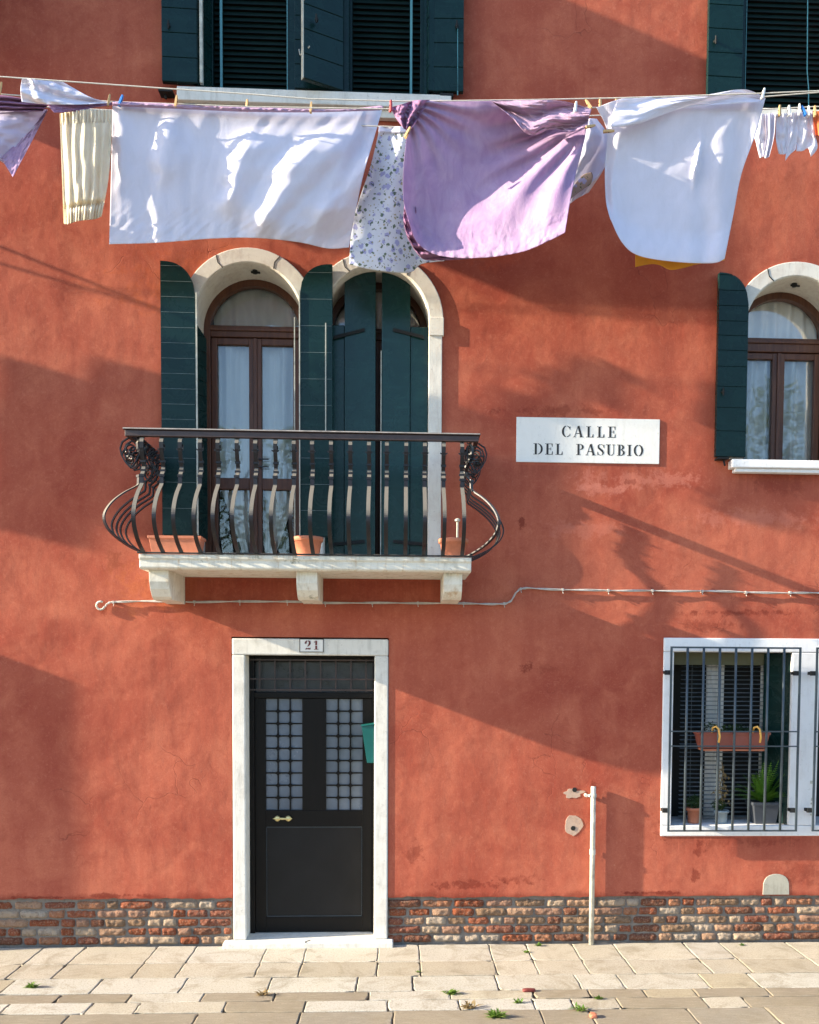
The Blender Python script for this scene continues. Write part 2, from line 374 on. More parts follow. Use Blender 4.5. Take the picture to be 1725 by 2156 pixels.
M = dict(
 plaster=mat_plaster(), stone=mat_stone(), balcony_stone=mat_stone('balcony_stone', (0.72, 0.7, 0.62), (0.4, 0.35, 0.25), 0.55, 0.7),
 arch_stone=mat_stone('arch_stone', (0.66, 0.63, 0.56), (0.4, 0.3, 0.24), 0.45), reveal=mat_stone('reveal_plaster', (0.5, 0.47, 0.4), (0.25, 0.22, 0.17), 0.4),
 window_stone=mat_stone('painted_stone', (0.74, 0.74, 0.74), (0.5, 0.46, 0.42), 0.3), sign=mat_stone('sign_marble', (0.74, 0.73, 0.69), (0.6, 0.57, 0.5), 0.3),
 green=mat_shutter('dark_green_paint', (0.004, 0.020, 0.019), 0.22), green_flat=mat_shutter('teal_paint', (0.007, 0.035, 0.034), 0.33),
 teal_strip=paint('pale_teal_metal', (0.10, 0.30, 0.33), 0.35, 0.1), lit_edge=paint('plank_edge_highlight', (0.12, 0.17, 0.17), 0.5, 0.3, 20), edge=paint('pale_edge_paint', (0.42, 0.42, 0.36), 0.6, 0.3, 20),  # pale tones stand in for light on plank and shutter edges
 iron=toplit('wrought_iron', (0.014, 0.013, 0.016), (0.19, 0.172, 0.14), 0.36), grille=paint('grey_iron_paint', (0.042, 0.058, 0.07), 0.38, 0.2, 20), rail=paint('brown_iron_paint', (0.045, 0.026, 0.023), 0.4, 0.3, 15, 0.4), rail_edge=paint('rail_edge_highlight', (0.36, 0.32, 0.29), 0.5, 0.3, 25, 0.4),
 wood=mat_wood('brown_window_wood', (0.13, 0.05, 0.025), (0.06, 0.02, 0.011)), door=mat_wood('dark_door_wood', (0.0055, 0.0042, 0.004), (0.003, 0.0025, 0.0022), 0.45, 0.2),
 door_panel=paint('grey_door_panel', (0.013, 0.012, 0.0115), 0.5, 0.2, 5, 0.1, 0.2), glass=mat_glass(),
 smoke=paint('smoky_glass', (0.035, 0.038, 0.042), 0.3, 0.5, 9, 0.1), frost=paint('frosted_glass', (0.13, 0.155, 0.19), 0.25, 0.2, 3, 0.05), curtain=mat_cloth('net_curtain', (0.92, 0.91, 0.90), 0.15), black=paint('black_void', (0.006, 0.007, 0.007), 0.8, 0.2),
 blind=paint('green_blind', (0.006, 0.018, 0.015), 0.5, 0.25, 8, 0.15, 0.2), slat=paint('grey_blind', (0.22, 0.25, 0.26), 0.4, 0.2), olive=paint('olive_box', (0.10, 0.10, 0.05), 0.5, 0.15),
 terra=paint('terracotta', (0.50, 0.17, 0.09), 0.75, 0.2, 12, 0.3), planter=paint('plastic_terracotta', (0.30, 0.085, 0.06), 0.5, 0.12, 12), grey_pot=paint('grey_plastic', (0.045, 0.052, 0.065), 0.5, 0.15), blue_pot=paint('grey_blue_pot', (0.22, 0.27, 0.30), 0.5, 0.15),
 soil=paint('soil', (0.02, 0.014, 0.01), 0.95, 0.4, 40, 1.0), brass=paint('brass', (0.75, 0.62, 0.28), 0.35, 0.15, 30, 0.1, 0.5, 0.6), white_paint=paint('white_pipe_paint', (0.5, 0.48, 0.41), 0.5, 0.45, 12, 0.3),
 cable=paint('grey_cable', (0.45, 0.42, 0.38), 0.55, 0.25, 20), letterbox=paint('turquoise_paint', (0.003, 0.10, 0.09), 0.35, 0.15), ink=paint('black_lettering', (0.02, 0.02, 0.022), 0.7, 0.4, 60), red_ink=paint('dark_red_lettering', (0.14, 0.02, 0.015), 0.7, 0.3, 60),
 cement=mat_stone('grey_cement', (0.40, 0.38, 0.31), (0.2, 0.19, 0.15), 0.6), mortar_patch=mat_stone('pale_mortar', (0.46, 0.33, 0.25), (0.26, 0.13, 0.08), 0.7), mortar=mat_stone('brick_mortar', (0.2, 0.175, 0.15), (0.07, 0.06, 0.05), 0.8),
 brick=mat_vc('weathered_brick', 0.9, (0.42, 0.30, 0.21), 0.7, 75, 1.0, 0.018, (0.05, 0.022, 0.016)), paving=mat_paving(), joint=mat_stone('joint_sand', (0.10, 0.085, 0.06), (0.03, 0.025, 0.02), 0.6),
 rope=paint('white_rope', (0.6, 0.57, 0.5), 0.8, 0.15, 90, 0.8), peg=mat_wood('clothes_peg_wood', (0.62, 0.42, 0.2), (0.45, 0.28, 0.12), 0.7), peg_blue=paint('blue_plastic', (0.03, 0.2, 0.6), 0.4, 0.1), peg_red=paint('red_plastic', (0.5, 0.05, 0.05), 0.4, 0.1), peg_white=paint('white_plastic', (0.75, 0.74, 0.7), 0.4, 0.1), hook=paint('yellow_plastic', (0.6, 0.33, 0.07), 0.45, 0.1),
 white=mat_cloth('white_cotton', (0.81, 0.80, 0.90), 0.3, None, 0.17), lilac=mat_cloth('lilac_cotton', (0.47, 0.31, 0.52), 0.3, (0.55, 0.39, 0.57), 0.4), lilac_dark=mat_cloth('deep_lilac_cotton', (0.36, 0.19, 0.34), 0.25, (0.42, 0.24, 0.40), 0.5), pale=mat_cloth('pale_lilac_cotton', (0.66, 0.62, 0.82), 0.3), pink=mat_cloth('pink_lilac_cotton', (0.62, 0.43, 0.60), 0.3, None, 0.6),
 cream=mat_cloth('cream_cotton', (0.93, 0.86, 0.66), 0.45, (0.95, 0.9, 0.76), 0.4), orange=mat_cloth('mustard_cotton', (0.9, 0.52, 0.07), 0.4), coral=mat_cloth('coral_cotton', (0.85, 0.25, 0.1), 0.4), floral=mat_cloth('floral_cotton', (0.72, 0.76, 0.84), 0.3, None, 0.2, floral), brown_print=mat_cloth('brown_floral_cotton', (0.42, 0.32, 0.28), 0.3, None, 0.3, floral),
 leaf=mat_leaf('fern_leaf', (0.07, 0.19, 0.02), (0.16, 0.34, 0.04)), leaf_dark=mat_leaf('dark_leaf', (0.02, 0.05, 0.015), (0.05, 0.09, 0.025)), weed=mat_leaf('weed_leaf', (0.08, 0.19, 0.02), (0.22, 0.3, 0.06)), dry=mat_leaf('dry_stem', (0.25, 0.18, 0.08), (0.36, 0.27, 0.13)), bark=mat_wood('bark', (0.10, 0.075, 0.05), (0.04, 0.03, 0.02), 0.9), crown=mat_leaf('tree_leaf', (0.035, 0.08, 0.015), (0.09, 0.15, 0.03)),
)
def mat_ground():
    t = NT('distant_paving'); b = t.n('ShaderNodeTexBrick'); b.inputs['Scale'].default_value = 1.2
    b.inputs['Color1'].default_value = (0.10, 0.11, 0.07, 1); b.inputs['Color2'].default_value = (0.13, 0.13, 0.09, 1); b.inputs['Mortar'].default_value = (0.08, 0.07, 0.05, 1); b.inputs['Mortar Size'].default_value = 0.01
    t.link(t.co, b.inputs[0]); return t.done(b.outputs[0], 0.85)
M['ground'] = mat_ground()

# ================================================================== GROUND
g = MB(); s_ = 200
vs = [g.V((x, y, -0.03)) for x, y in ((-s_, -s_), (s_, -s_), (s_, s_), (-s_, s_))]; g.F(vs)
tag(g.build('ground', M['ground']), kind='structure')
jt = MB(); jt.F([jt.V(p) for p in ((-6, -9, -0.012), (7, -9, -0.012), (7, 0.05, -0.012), (-6, 0.05, -0.012))])
tag(jt.build('paving_joints', M['joint']), kind='structure')
def W0(px): return (px-838)/270.0
rows = [  # depth range, colour, joints (px, py on the ground)
 (0.0, 0.43, [(90,1998),(177,1998),(330,1998),(412,1998),(562,1998),(646,1998),(797,1998),(883,1998),(1031,1998),(1112,1998),(1210,1998),(1298,1998),(1449,1998),(1529,1998),(1673,1998)], 'A'),
 (0.43, 0.76, None, 'B'),
 (0.76, 1.07, [(30,2066),(213,2066),(394,2064),(572,2063),(753,2062),(869,2060),(1044,2060),(1213,2060),(1303,2060),(1479,2060),(1583,2060)], 'C'),
 (1.07, 1.24, [(124,2100),(274,2100),(428,2098),(579,2095),(777,2090),(947,2090),(1123,2090),(1240,2090),(1357,2090),(1465,2090),(1620,2090)], 'D'),
 (1.24, 1.44, [(20,2116),(193,2116),(294,2116),(477,2112),(645,2110),(817,2109),(966,2109),(1122,2108),(1203,2108),(1301,2108),(1483,2108),(1569,2108)], 'E'),
 (1.44, 1.78, [(144,2140),(416,2137),(633,2135),(828,2135),(1138,2132),(1242,2132),(1452,2130),(1619,2130)], 'F'),
]
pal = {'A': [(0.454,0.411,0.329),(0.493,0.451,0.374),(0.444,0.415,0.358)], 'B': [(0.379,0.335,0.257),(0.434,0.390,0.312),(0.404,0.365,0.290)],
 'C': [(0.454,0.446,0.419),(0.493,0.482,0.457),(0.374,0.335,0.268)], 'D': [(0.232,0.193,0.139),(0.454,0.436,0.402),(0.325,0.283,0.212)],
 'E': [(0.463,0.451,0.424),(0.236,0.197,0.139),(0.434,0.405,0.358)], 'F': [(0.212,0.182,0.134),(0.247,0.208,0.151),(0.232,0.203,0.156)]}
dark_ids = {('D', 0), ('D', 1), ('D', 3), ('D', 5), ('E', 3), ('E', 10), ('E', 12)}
pv = MB(); prev = None
def slab(x0, x1, y0, y1, c, zt):
    g_ = random.uniform(0.002, 0.005); k_ = random.uniform(0.93, 1.07); c = tuple(v*k_ for v in c); tl = (random.uniform(-1, 1)*0.002, random.uniform(-1, 1)*0.0015)
    def knots(L):
        n = max(2, int(L/0.06)); return [0, 0.006/L]+[0.006/L+(1-0.012/L)*i/n for i in range(1, n)]+[1-0.006/L, 1]
    U, V_ = knots(x1-x0), knots(y1-y0); nx, ny = len(U)-1, len(V_)-1; vt = []
    for j, v in enumerate(V_):
        row = []
        for i, u in enumerate(U):
            x = x0+g_+(x1-x0-2*g_)*u; y = y0+g_+(y1-y0-2*g_)*v; ed = i in (0, nx) or j in (0, ny); e2 = i in (0, 1, nx-1, nx); e3 = j in (0, 1, ny-1, ny)
            if e2: x += (noise.noise((x*9, y*9, 3))*0.006 + noise.noise((x*40, y*40, 3))*0.005)
            if e3: y += (noise.noise((x*9, y*9, 7))*0.006 + noise.noise((x*40, y*40, 7))*0.005)
            if e2 and e3 and random.random() < .3: x += .012*(1 if i < 2 else -1); y += .012*(1 if j < 2 else -1)
            z = zt + (u-.5)*tl[0] + (v-.5)*tl[1] - (0.003 if ed else 0) + noise.noise((x*5, y*5, 0))*0.002
            row.append(pv.V((x, y, z)))
        vt.append(row)
    for j in range(ny):
        for i in range(nx): pv.F([vt[j][i], vt[j][i+1], vt[j+1][i+1], vt[j+1][i]], c)
    rim = [vt[0][i] for i in range(nx+1)]+[vt[j][nx] for j in range(1, ny+1)]+[vt[ny][i] for i in range(nx-1, -1, -1)]+[vt[j][0] for j in range(ny-1, 0, -1)]
    lo = [pv.bm.verts.new((v.co.x, v.co.y, v.co.z-0.03)) for v in rim]
    for i in range(len(rim)): pv.F([rim[i], lo[i], lo[(i+1) % len(rim)], rim[(i+1) % len(rim)]], c)
for y0, y1, js, key in rows:
    if js is None: xs = prev
    else:
        xs = [G(*p).x for p in js]; a, b = xs[0], xs[-1]
        while a > -5.5: a -= random.uniform(0.4, 0.8); xs.insert(0, a)
        while b < 6.5: b += random.uniform(0.4, 0.8); xs.append(b)
        n0 = next(i for i, v in enumerate(xs) if abs(v-G(*js[0]).x) < 1e-6)
    prev = xs
    for i in range(len(xs)-1):
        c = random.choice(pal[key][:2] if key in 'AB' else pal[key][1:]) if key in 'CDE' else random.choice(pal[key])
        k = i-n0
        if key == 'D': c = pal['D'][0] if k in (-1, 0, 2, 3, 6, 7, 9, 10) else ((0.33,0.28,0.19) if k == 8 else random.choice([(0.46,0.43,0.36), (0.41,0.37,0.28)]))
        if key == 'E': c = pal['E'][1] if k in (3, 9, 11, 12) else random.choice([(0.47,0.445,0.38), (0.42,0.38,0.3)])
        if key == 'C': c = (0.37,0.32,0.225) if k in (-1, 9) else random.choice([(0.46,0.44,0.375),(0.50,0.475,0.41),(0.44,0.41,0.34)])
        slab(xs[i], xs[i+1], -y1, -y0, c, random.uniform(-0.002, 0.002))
yy = 1.78
while yy < 8.5:
    h = random.uniform(0.3, 0.45); x = -5.5-random.random()
    while x < 6.5:
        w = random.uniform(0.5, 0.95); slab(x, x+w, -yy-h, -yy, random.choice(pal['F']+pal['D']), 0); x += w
    yy += h
tag(pv.build('pavement', M['paving']), kind='structure')

# ================================================================== HOUSE
house = empty('house', (0, 0, 0), 'terracotta red plastered house with white stone window frames, dark green shutters and an iron balcony', 'house')
ZT = 9.4; XL, XR = -6.0, 6.5
ZP = P(1000, 1889).z      # lower edge of the plaster
def arc(cx, cz, r, a0, a1, n): return [(cx+r*math.cos(a0+(a1-a0)*i/n), cz+r*math.sin(a0+(a1-a0)*i/n)) for i in range(n+1)]
PX = 1/270.0
# arch openings
aL = P(524, 668); aR = P(793, 674); aW = P(1676, 693.5); RI = 109*PX; RO = 138*PX
zspr = (aL.z+aR.z+aW.z)/3
floor_z = P(640, 1171, -0.62).z
sillW = P(1640, 969, 0).z
def arch_hole(cx, zb): return [(cx-RI, zb)] + arc(cx, zspr, RI, math.pi, 0, 24) + [(cx+RI, zb)]
u1 = RC(429, -260, 617, 204); u2 = RC(727, -260, 900, 212); u3 = RC(1566, -230, 1790, 232)
uz0 = (u1[2]+u2[2]+u3[2])/3; uz1 = (u1[3]+u2[3])/2
dr = RC(518, 1379, 787, 1990); w1 = RC(1416, 1373, 1664, 1737); w2 = RC(1722, 1376, 1968, 1738)
def rect(r, zb=None, zt=None): return [(r[0], zb if zb is not None else r[2]), (r[0], zt if zt is not None else r[3]), (r[1], zt if zt is not None else r[3]), (r[1], zb if zb is not None else r[2])]
bot = [(XL, ZP)] ; x = XL
while x < XR-0.05:
    x += 0.04; bot.append((min(x, XR), ZP + 0.012*noise.noise((x*3, 0, 0)) + 0.010*noise.noise((x*17, 0, 4))))
# the door's plaster opening reaches the ground
dof = RC(489, 1342, 818, 1990)
bot = [p for p in bot if not (dof[0]-0.001 < p[0] < dof[1]+0.001)]
i0 = next(i for i, p in enumerate(bot) if p[0] > dof[1])
bot = bot[:i0] + [(dof[0], ZP), (dof[0], dof[3]), (dof[1], dof[3]), (dof[1], ZP)] + bot[i0:]
outer = bot + [(XR, ZT), (XL, ZT)]
wf = RC(1394, 1345, 1990, 1760)
holes = [arch_hole(aL.x, floor_z), arch_hole(aR.x, floor_z), arch_hole(aW.x, sillW), rect(u1, uz0, uz1), rect(u2, uz0, uz1), rect(u3, uz0, uz1), rect(wf)]
wall = MB()
loops = [outer]+holes
pts = [p for L in loops for p in L]; vv = [wall.V((p[0], 0, p[1])) for p in pts]
for t3 in tessellate_polygon([[Vector((p[0], p[1], 0)) for p in L] for L in loops]): wall.F([vv[i] for i in t3])
k = 0
for L in loops:
    n = len(L); idx = list(range(k, k+n)); k += n
    back = [wall.V((p[0], 0.03 if L is outer else 0.30, p[1])) for p in L]
    for i in range(n): wall.F([vv[idx[i]], back[i], back[(i+1) % n], vv[idx[(i+1) % n]]])
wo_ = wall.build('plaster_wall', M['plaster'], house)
# side walls, eaves
sw = MB(); sw.box(XL, XL+0.05, 0.031, 6, 0, ZT); sw.box(XR-0.05, XR, 0.031, 6, 0, ZT); sw.box(XL, XR, 6, 6.1, 0, ZT); sw.build('side_wall', M['plaster'], house)
rf = MB(); rf.box(XL-0.3, XR+0.3, -0.35, 6.4, ZT, ZT+0.15); rf.build('roof', M['planter'], house)

# ---- brick base
bb = None; rr = random.Random(3)
def brick(x0, x1, z0, z1, y0, c):
    nx, nz = max(6, int((x1-x0)/0.012)), 6; rows_ = []
    sd_ = rr.uniform(0, 99); dep = rr.uniform(-0.006, 0.006)
    for j in range(nz+1):
        row = []
        for i in range(nx+1):
            u = i/nx*2-1; v = j/nz*2-1
            ex = (abs(u)**10); ez = (abs(v)**6)
            x = (x0+x1)/2+(x1-x0)/2*u*(1-0.10*ez*0.6); z = (z0+z1)/2+(z1-z0)/2*v*(1-0.16*ex)
            x += noise.noise((x*25, z*25, sd_))*0.006; z += noise.noise((x*22, z*30, sd_+9))*0.005
            y = y0+dep+0.020*max(ex, ez)+noise.noise((x*38, z*38, sd_))*0.009+noise.noise((x*90, z*90, sd_))*0.004
            row.append(bb.V((x, y, z)))
        rows_.append(row)
    for j in range(nz):
        for i in range(nx): bb.F([rows_[j][i], rows_[j][i+1], rows_[j+1][i+1], rows_[j+1][i]], c)
bc = [(0.25,0.07,0.03),(0.29,0.09,0.045),(0.22,0.075,0.045),(0.34,0.15,0.08),(0.36,0.22,0.14),(0.40,0.30,0.21),(0.18,0.07,0.04),(0.32,0.18,0.12),(0.24,0.15,0.09),(0.42,0.34,0.26)]
ch = (ZP-0.012)/5.15
for xs0, xs1 in ((XL, dof[0]), (dof[1], XR)):
  bb = MB()
  for k in range(5):
    z0 = 0.004+k*ch; x = xs0-rr.random()*0.0
    while x < xs1-.03:
        w = rr.choice([0.24, 0.24, 0.12, 0.17, 0.11])*rr.uniform(0.9, 1.1)
        if xs1-x-w < .06: w = xs1-x-.004
        if True:
            far = min(1, max(0, (x-0.6)/1.2)); c = rr.choice(bc)
            if rr.random() < far*0.5: c = rr.choice(bc[3:])
            brick(x+0.004, x+w-0.004, z0+0.004, z0+ch-0.004, 0.010, c)
        x += w
  bb.build('brick_base', M['brick'], house, smooth=True)
mo = MB()
for xa, xb in ((XL, dof[0]), (dof[1], XR)):
    nx = int((xb-xa)/0.03); g0 = [[mo.V((xa+(xb-xa)*i/nx, 0.026+noise.noise((i*0.9, j*0.9, xa))*0.008, -0.02+(ZP+0.03)*j/16)) for i in range(nx+1)] for j in range(17)]
    for j in range(16):
        for i in range(nx): mo.F([g0[j][i], g0[j][i+1], g0[j+1][i+1], g0[j+1][i]])
mo.build('mortar', M['mortar'], house, smooth=True)
# ---- marks on the wall
def blob_disc(name, cx, cy, rx, rz, mat, parent, seed, y=-0.003, th=0.02, amp=0.25):
    c = P(cx, cy); n = 28; o = []
    for i in range(n):
        a = i*2*math.pi/n; q = 1+amp*noise.noise((math.cos(a)*1.7, math.sin(a)*1.7, seed))
        o.append((c.x+rx*PX*q*math.cos(a), c.z+rz*PX*q*math.sin(a)))
    m = MB(); m.prism(o, y, y+th); return m.build(name, mat, parent, 0.003)
p1 = blob_disc('mortar_patch', 1209, 1670, 18, 9, M['mortar_patch'], house, 2.2, amp=0.7); blob_disc('pipe_hole', 1210, 1663, 5, 5, M['black'], p1, 1, -0.006, 0.004, 0.1)
p2 = blob_disc('mortar_patch', 1208, 1738, 20, 21, M['mortar_patch'], house, 5.1, amp=0.3); blob_disc('pipe_hole', 1207, 1744, 5, 5, M['black'], p2, 1, -0.006, 0.004, 0.1)
a = P(1606, 1884); b = P(1663, 1840); pt = [(a.x, a.z)]+[(a.x+(b.x-a.x)*(0.5-0.5*math.cos(math.pi*i/12)), a.z+(b.z-a.z)*(math.sin(math.pi*i/12)**0.45)) for i in range(1, 12)]+[(b.x, a.z)]
m = MB(); m.prism(pt, -0.004, 0.02); m.build('cement_patch', M['cement'], house, 0.003)

# ================================================================== SHUTTERS
def plank_rows(pk, z0, z1):
    hs = list(pk) if isinstance(pk, (tuple, list)) else [pk]; out = []; z = z0; i = 0
    while z < z1-.01:
        h = hs[min(i, len(hs)-1)]; zt = min(z+h, z1+.01); out.append((z, zt)); z = zt; i += 1
    return out
def shutter(name, parent, hx, z0, z1, y, w, side, ang, mat, top=None, planks=None, th=0.035, label=None, lit=False):
    """hinge at (hx,y); leaf runs w to the left (side=-1) or right (+1) and is turned by ang (deg) about z.
    top(u)->z lowered by arch; planks = plank height"""
    m = MB(); m.m = Matrix.Translation((hx, y, 0)) @ Matrix.Rotation(R(ang), 4, 'Z')
    n = 16 if top else 1
    tp = [(side*w*i/n, z1-(top(i/n) if top else 0)) for i in range(n+1)]
    pl = [(0, z0)]+tp+[(side*w, z0)]
    st = 0.024
    if planks:
        for z, zt in plank_rows(planks, z0, z1):
            q = clip(clip(pl, 1, z+0.0022, True), 1, zt-0.0022, False)
            if len(q) >= 3:
                qq = [p for i, p in enumerate(q) if (Vector(p)-Vector(q[i-1])).length > 1e-5]
                if len(qq) >= 3: m.prism(qq, -0.006, 0.0)
        m.prism(pl, 0.0005, th)
    else: m.prism(pl, 0, th)
    nf = len(m.bm.faces)
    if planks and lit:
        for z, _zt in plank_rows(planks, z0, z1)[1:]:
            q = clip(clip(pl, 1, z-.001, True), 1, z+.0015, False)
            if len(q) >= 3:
                xs = [p[0] for p in q]; m.box(min(xs)+.004, max(xs)-.004, -.0075, -.0005, z-.0012, z+.0012)  # pale strip painted as the highlight on each plank's top edge
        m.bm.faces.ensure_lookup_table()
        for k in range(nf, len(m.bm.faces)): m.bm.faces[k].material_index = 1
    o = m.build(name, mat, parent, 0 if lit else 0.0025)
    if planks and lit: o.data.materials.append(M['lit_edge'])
    if label: o['label'] = label
    return o
PK_L = (.2, .195, .18, .175, .113); PK_R = (.196, .178, .16, .152, .122, .113, .109, .115)
def quarter(u0): return lambda u: u0*(1-math.sqrt(max(0, 1-(1-u)**2.6)))   # u=0 at hinge, 1 at free edge (apex)

def strap(parent, pts, w=0.022):
    s = MB(); s.ribbon(pts, (0, 0, 1), w, 0.006); return s.build('strap_hinge', M['black'], parent)

# ================================================================== UPPER WINDOWS
def blind(parent, x0, x1, z0, z1, y, mat, pitch, tilt=55, d=0.03):
    m = MB(); z = z0+pitch/2; c, s = math.cos(R(tilt))*d/2, math.sin(R(tilt))*d/2
    while z < z1:
        v = [m.V((xx, y+a*c, z+b)) for xx, a, b in ((x0, -1, -s), (x1, -1, -s), (x1, 1, s), (x0, 1, s))]
        m.F(v); z += pitch
    return m.build('blind', mat, parent)
def upper_window(r, label, strips, tilt=-40, right_gap=0.0, left_gap=0.1):
    w = MB(); w.box(r[0], r[1], 0.28, 0.31, uz0, uz1); win = w.build('upper_window', M['black'], house); win['label'] = label
    fr = MB()
    for x in (r[0], r[1]-0.05): fr.box(x, x+0.05, 0.08, 0.14, uz0, uz1)
    fr.build('window_frame', M['green'], win, 0.003)
    blind(win, r[0]+0.05, r[1]-0.05, uz0, uz1, 0.16, M['blind'], 0.042, 62, 0.046)
    for sx in strips:
        t_ = MB(); x = P(sx, 100, 0.10).x; t_.box(x-0.009, x+0.009, 0.115, 0.135, uz0, uz1); t_.build('blind_guide', M['teal_strip'], win)
    return win
uw1 = upper_window(u1, 'left of the two tall upper windows, dark green slatted blind', (465, 606))
uw2 = upper_window(u2, 'middle upper window with dark green blind', (729, 866))
uw3 = upper_window(u3, 'upper right window with green blind and hanging cord', (1571,))
m = MB(); m.tube([P(1702, -100, 0.1), P(1700, 150, 0.1), P(1703, 185, 0.1), P(1703, 226, 0.1)], 0.004); m.build('blind_cord', M['teal_strip'], uw3)
sl = RC(374, 203, 950, 230, -0.06); m = MB(); m.box(sl[0], sl[1], -0.09, 0.28, uz0-0.10, uz0-0.001); m.box(sl[0]+0.02, sl[1]-0.02, -0.05, -0.001, uz0-0.16, uz0-0.102)
o = m.build('window_sill', M['stone'], house, 0.006); o['label'] = 'long grey white stone sill under the upper window pair'
m = MB(); m.box(u3[0]-0.12, u3[1]+0.1, -0.06, 0.28, uz0-0.06, uz0-0.001); m.build('window_sill', M['stone'], house, 0.006)
pl_h = 0.175
ub = uz0+0.03
def flat_leaf(win, xa, xb, y, side, ang, z0=ub, z1=None, label=None):
    z1 = z1 or uz1-0.02
    hx = xb if side < 0 else xa
    return shutter('shutter', win, hx, z0, z1, y, abs(xb-xa), side, ang, M['green'], planks=pl_h, label=label)
x0, x1 = P(343, 100, -.05).x, P(416, 100, -.05).x
s1 = flat_leaf(uw1, x0, x1, -0.075, -1, 2)
s2 = shutter('shutter', uw1, P(441, 100, 0).x, ub, uz1-.02, 0.075, 0.17, -1, 62, M['green'], planks=pl_h)
m = MB(); xe = P(424, 100, -.08).x; m.box(xe-0.013, xe+0.010, -0.085, -0.05, ub, uz1-.02); o = m.build('shutter_edge', M['edge'], s2, 0.003)  # lit edge of the shutter painted as a pale strip
s3 = flat_leaf(uw1, P(621, 100, -.04).x, P(700, 100, -.04).x, -0.05, 1, 0)
s4 = shutter('shutter', uw2, P(723, 100, -.02).x, ub-0.012, uz1-.02, -0.06, 0.31, -1, 27, M['green'], planks=pl_h, label='shutter leaf swung part way out from the wall')
m = MB(); q = P(652, 100, -.2); ce = Matrix.Translation((P(723, 100, -.02).x, -0.06, 0)) @ Matrix.Rotation(R(27), 4, 'Z')
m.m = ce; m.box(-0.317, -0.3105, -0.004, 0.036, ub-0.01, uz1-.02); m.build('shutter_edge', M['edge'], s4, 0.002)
s5 = shutter('shutter', uw2, P(896, 100, 0).x, ub, uz1-.02, 0.04, 0.13, 1, -78, M['green'], planks=pl_h)
s6 = flat_leaf(uw2, P(904, 100, -.05).x, P(976, 100, -.05).x, -0.07, 1, -2)
s7 = flat_leaf(uw3, P(1489, 100, -.05).x, P(1562, 100, -.05).x, -0.07, -1, 2)
s8 = shutter('shutter', uw3, P(1573, 100, 0).x, ub, uz1-.02, 0.06, 0.12, -1, 74, M['green'], planks=pl_h)
m = MB()
for pa, pb in ((610, 622), (722, 735)): m.box(P(pa, 100, 0).x, P(pb, 100, 0).x, -.022, .05, ub-.02, uz1)
m.box(P(655, 100, 0).x, P(722, 100, 0).x, -.02, .0, ub-.02, uz1); m.build('casing', M['green'], uw2)
m = MB(); m.box(P(893, 100, 0).x, P(904, 100, 0).x, -.022, .05, ub-.02, uz1); m.build('casing', M['green'], uw2)
def knob(parent, px, py, Y, mat=None):
    q = P(px, py, Y); m = MB(); m.tube([q+Vector((0, 0.01, 0)), q+Vector((0, -0.02, 0))], 0.012, 8); m.tube([q+Vector((0, -0.02, .03)), q+Vector((0, -0.02, -.03))], 0.006, 6); m.build('shutter_catch', mat or M['black'], parent)
knob(s1, 356, 55, -.085); knob(s4, 667, 42, -.2); knob(s6, 962, 55, -.085); knob(s7, 1506, 87, -.085)
m = MB(); m.tube([P(652, 97, -.2), P(645, 108, -.17), P(632, 115, -.1), P(630, 104, -.06)], 0.005); m.build('shutter_chain', M['edge'], s4)
m = MB(); m.tube([P(964, 60, -.08), P(964, 200, -.08)], 0.004); m.build('shutter_bolt', M['teal_strip'], s6)
for px, py in ((352, 198), (940, 208)):
    m = MB(); q = P(px, py, -.03); m.box(q.x-.05, q.x+.05, -.09, 0, q.z-.012, q.z+.008); m.tube([q+Vector((-.02, 0, 0)), q+Vector((0, -.03, -.05))], .008); m.build('shutter_stay', M['black'], house)

# ================================================================== ARCHED WINDOWS
BY = 0.35
def archivolt(name, cx, parent, jamb_to=None):
    m = MB(); n = 30
    m.ring(arc(cx, zspr, RO, math.pi, 0, n), arc(cx, zspr, RI, math.pi, 0, n), -0.018, 0.02)
    return m.build(name, M['arch_stone'], parent, 0.006)
def reveal(cx, zb, parent, mat='arch_stone', sill=True):
    m = MB(); o = [(cx-RI, zb)]+arc(cx, zspr, RI, math.pi, 0, 30)+[(cx+RI, zb)]; i_ = [(cx-RI+.004, zb)]+arc(cx, zspr, RI-.004, math.pi, 0, 30)+[(cx+RI-.004, zb)]
    m.ring(o, i_, -0.005, BY+0.02); return m.build('reveal', M[mat], parent)
def curtain(parent, x0, x1, z0, z1, y, waves, amp, seed=0, top=None, mat='curtain'):
    m = MB(); nx, nz = 70, 24; g_ = []
    for j in range(nz+1):
        row = []
        for i in range(nx+1):
            u = i/nx; x = x0+(x1-x0)*u; v = j/nz
            zt = top(x) if top else z1
            z = z0+(zt-z0)*v
            row.append(m.V((x, y+amp*math.sin(u*waves*6.283+seed+1.5*noise.noise((u*3, v, seed)))+amp*.6*noise.noise((u*9, v*1.2, seed)), z)))
        g_.append(row)
    for j in range(nz):
        for i in range(nx): m.F([g_[j][i], g_[j][i+1], g_[j+1][i+1], g_[j+1][i]])
    return m.build('curtain', M[mat], parent, smooth=True)
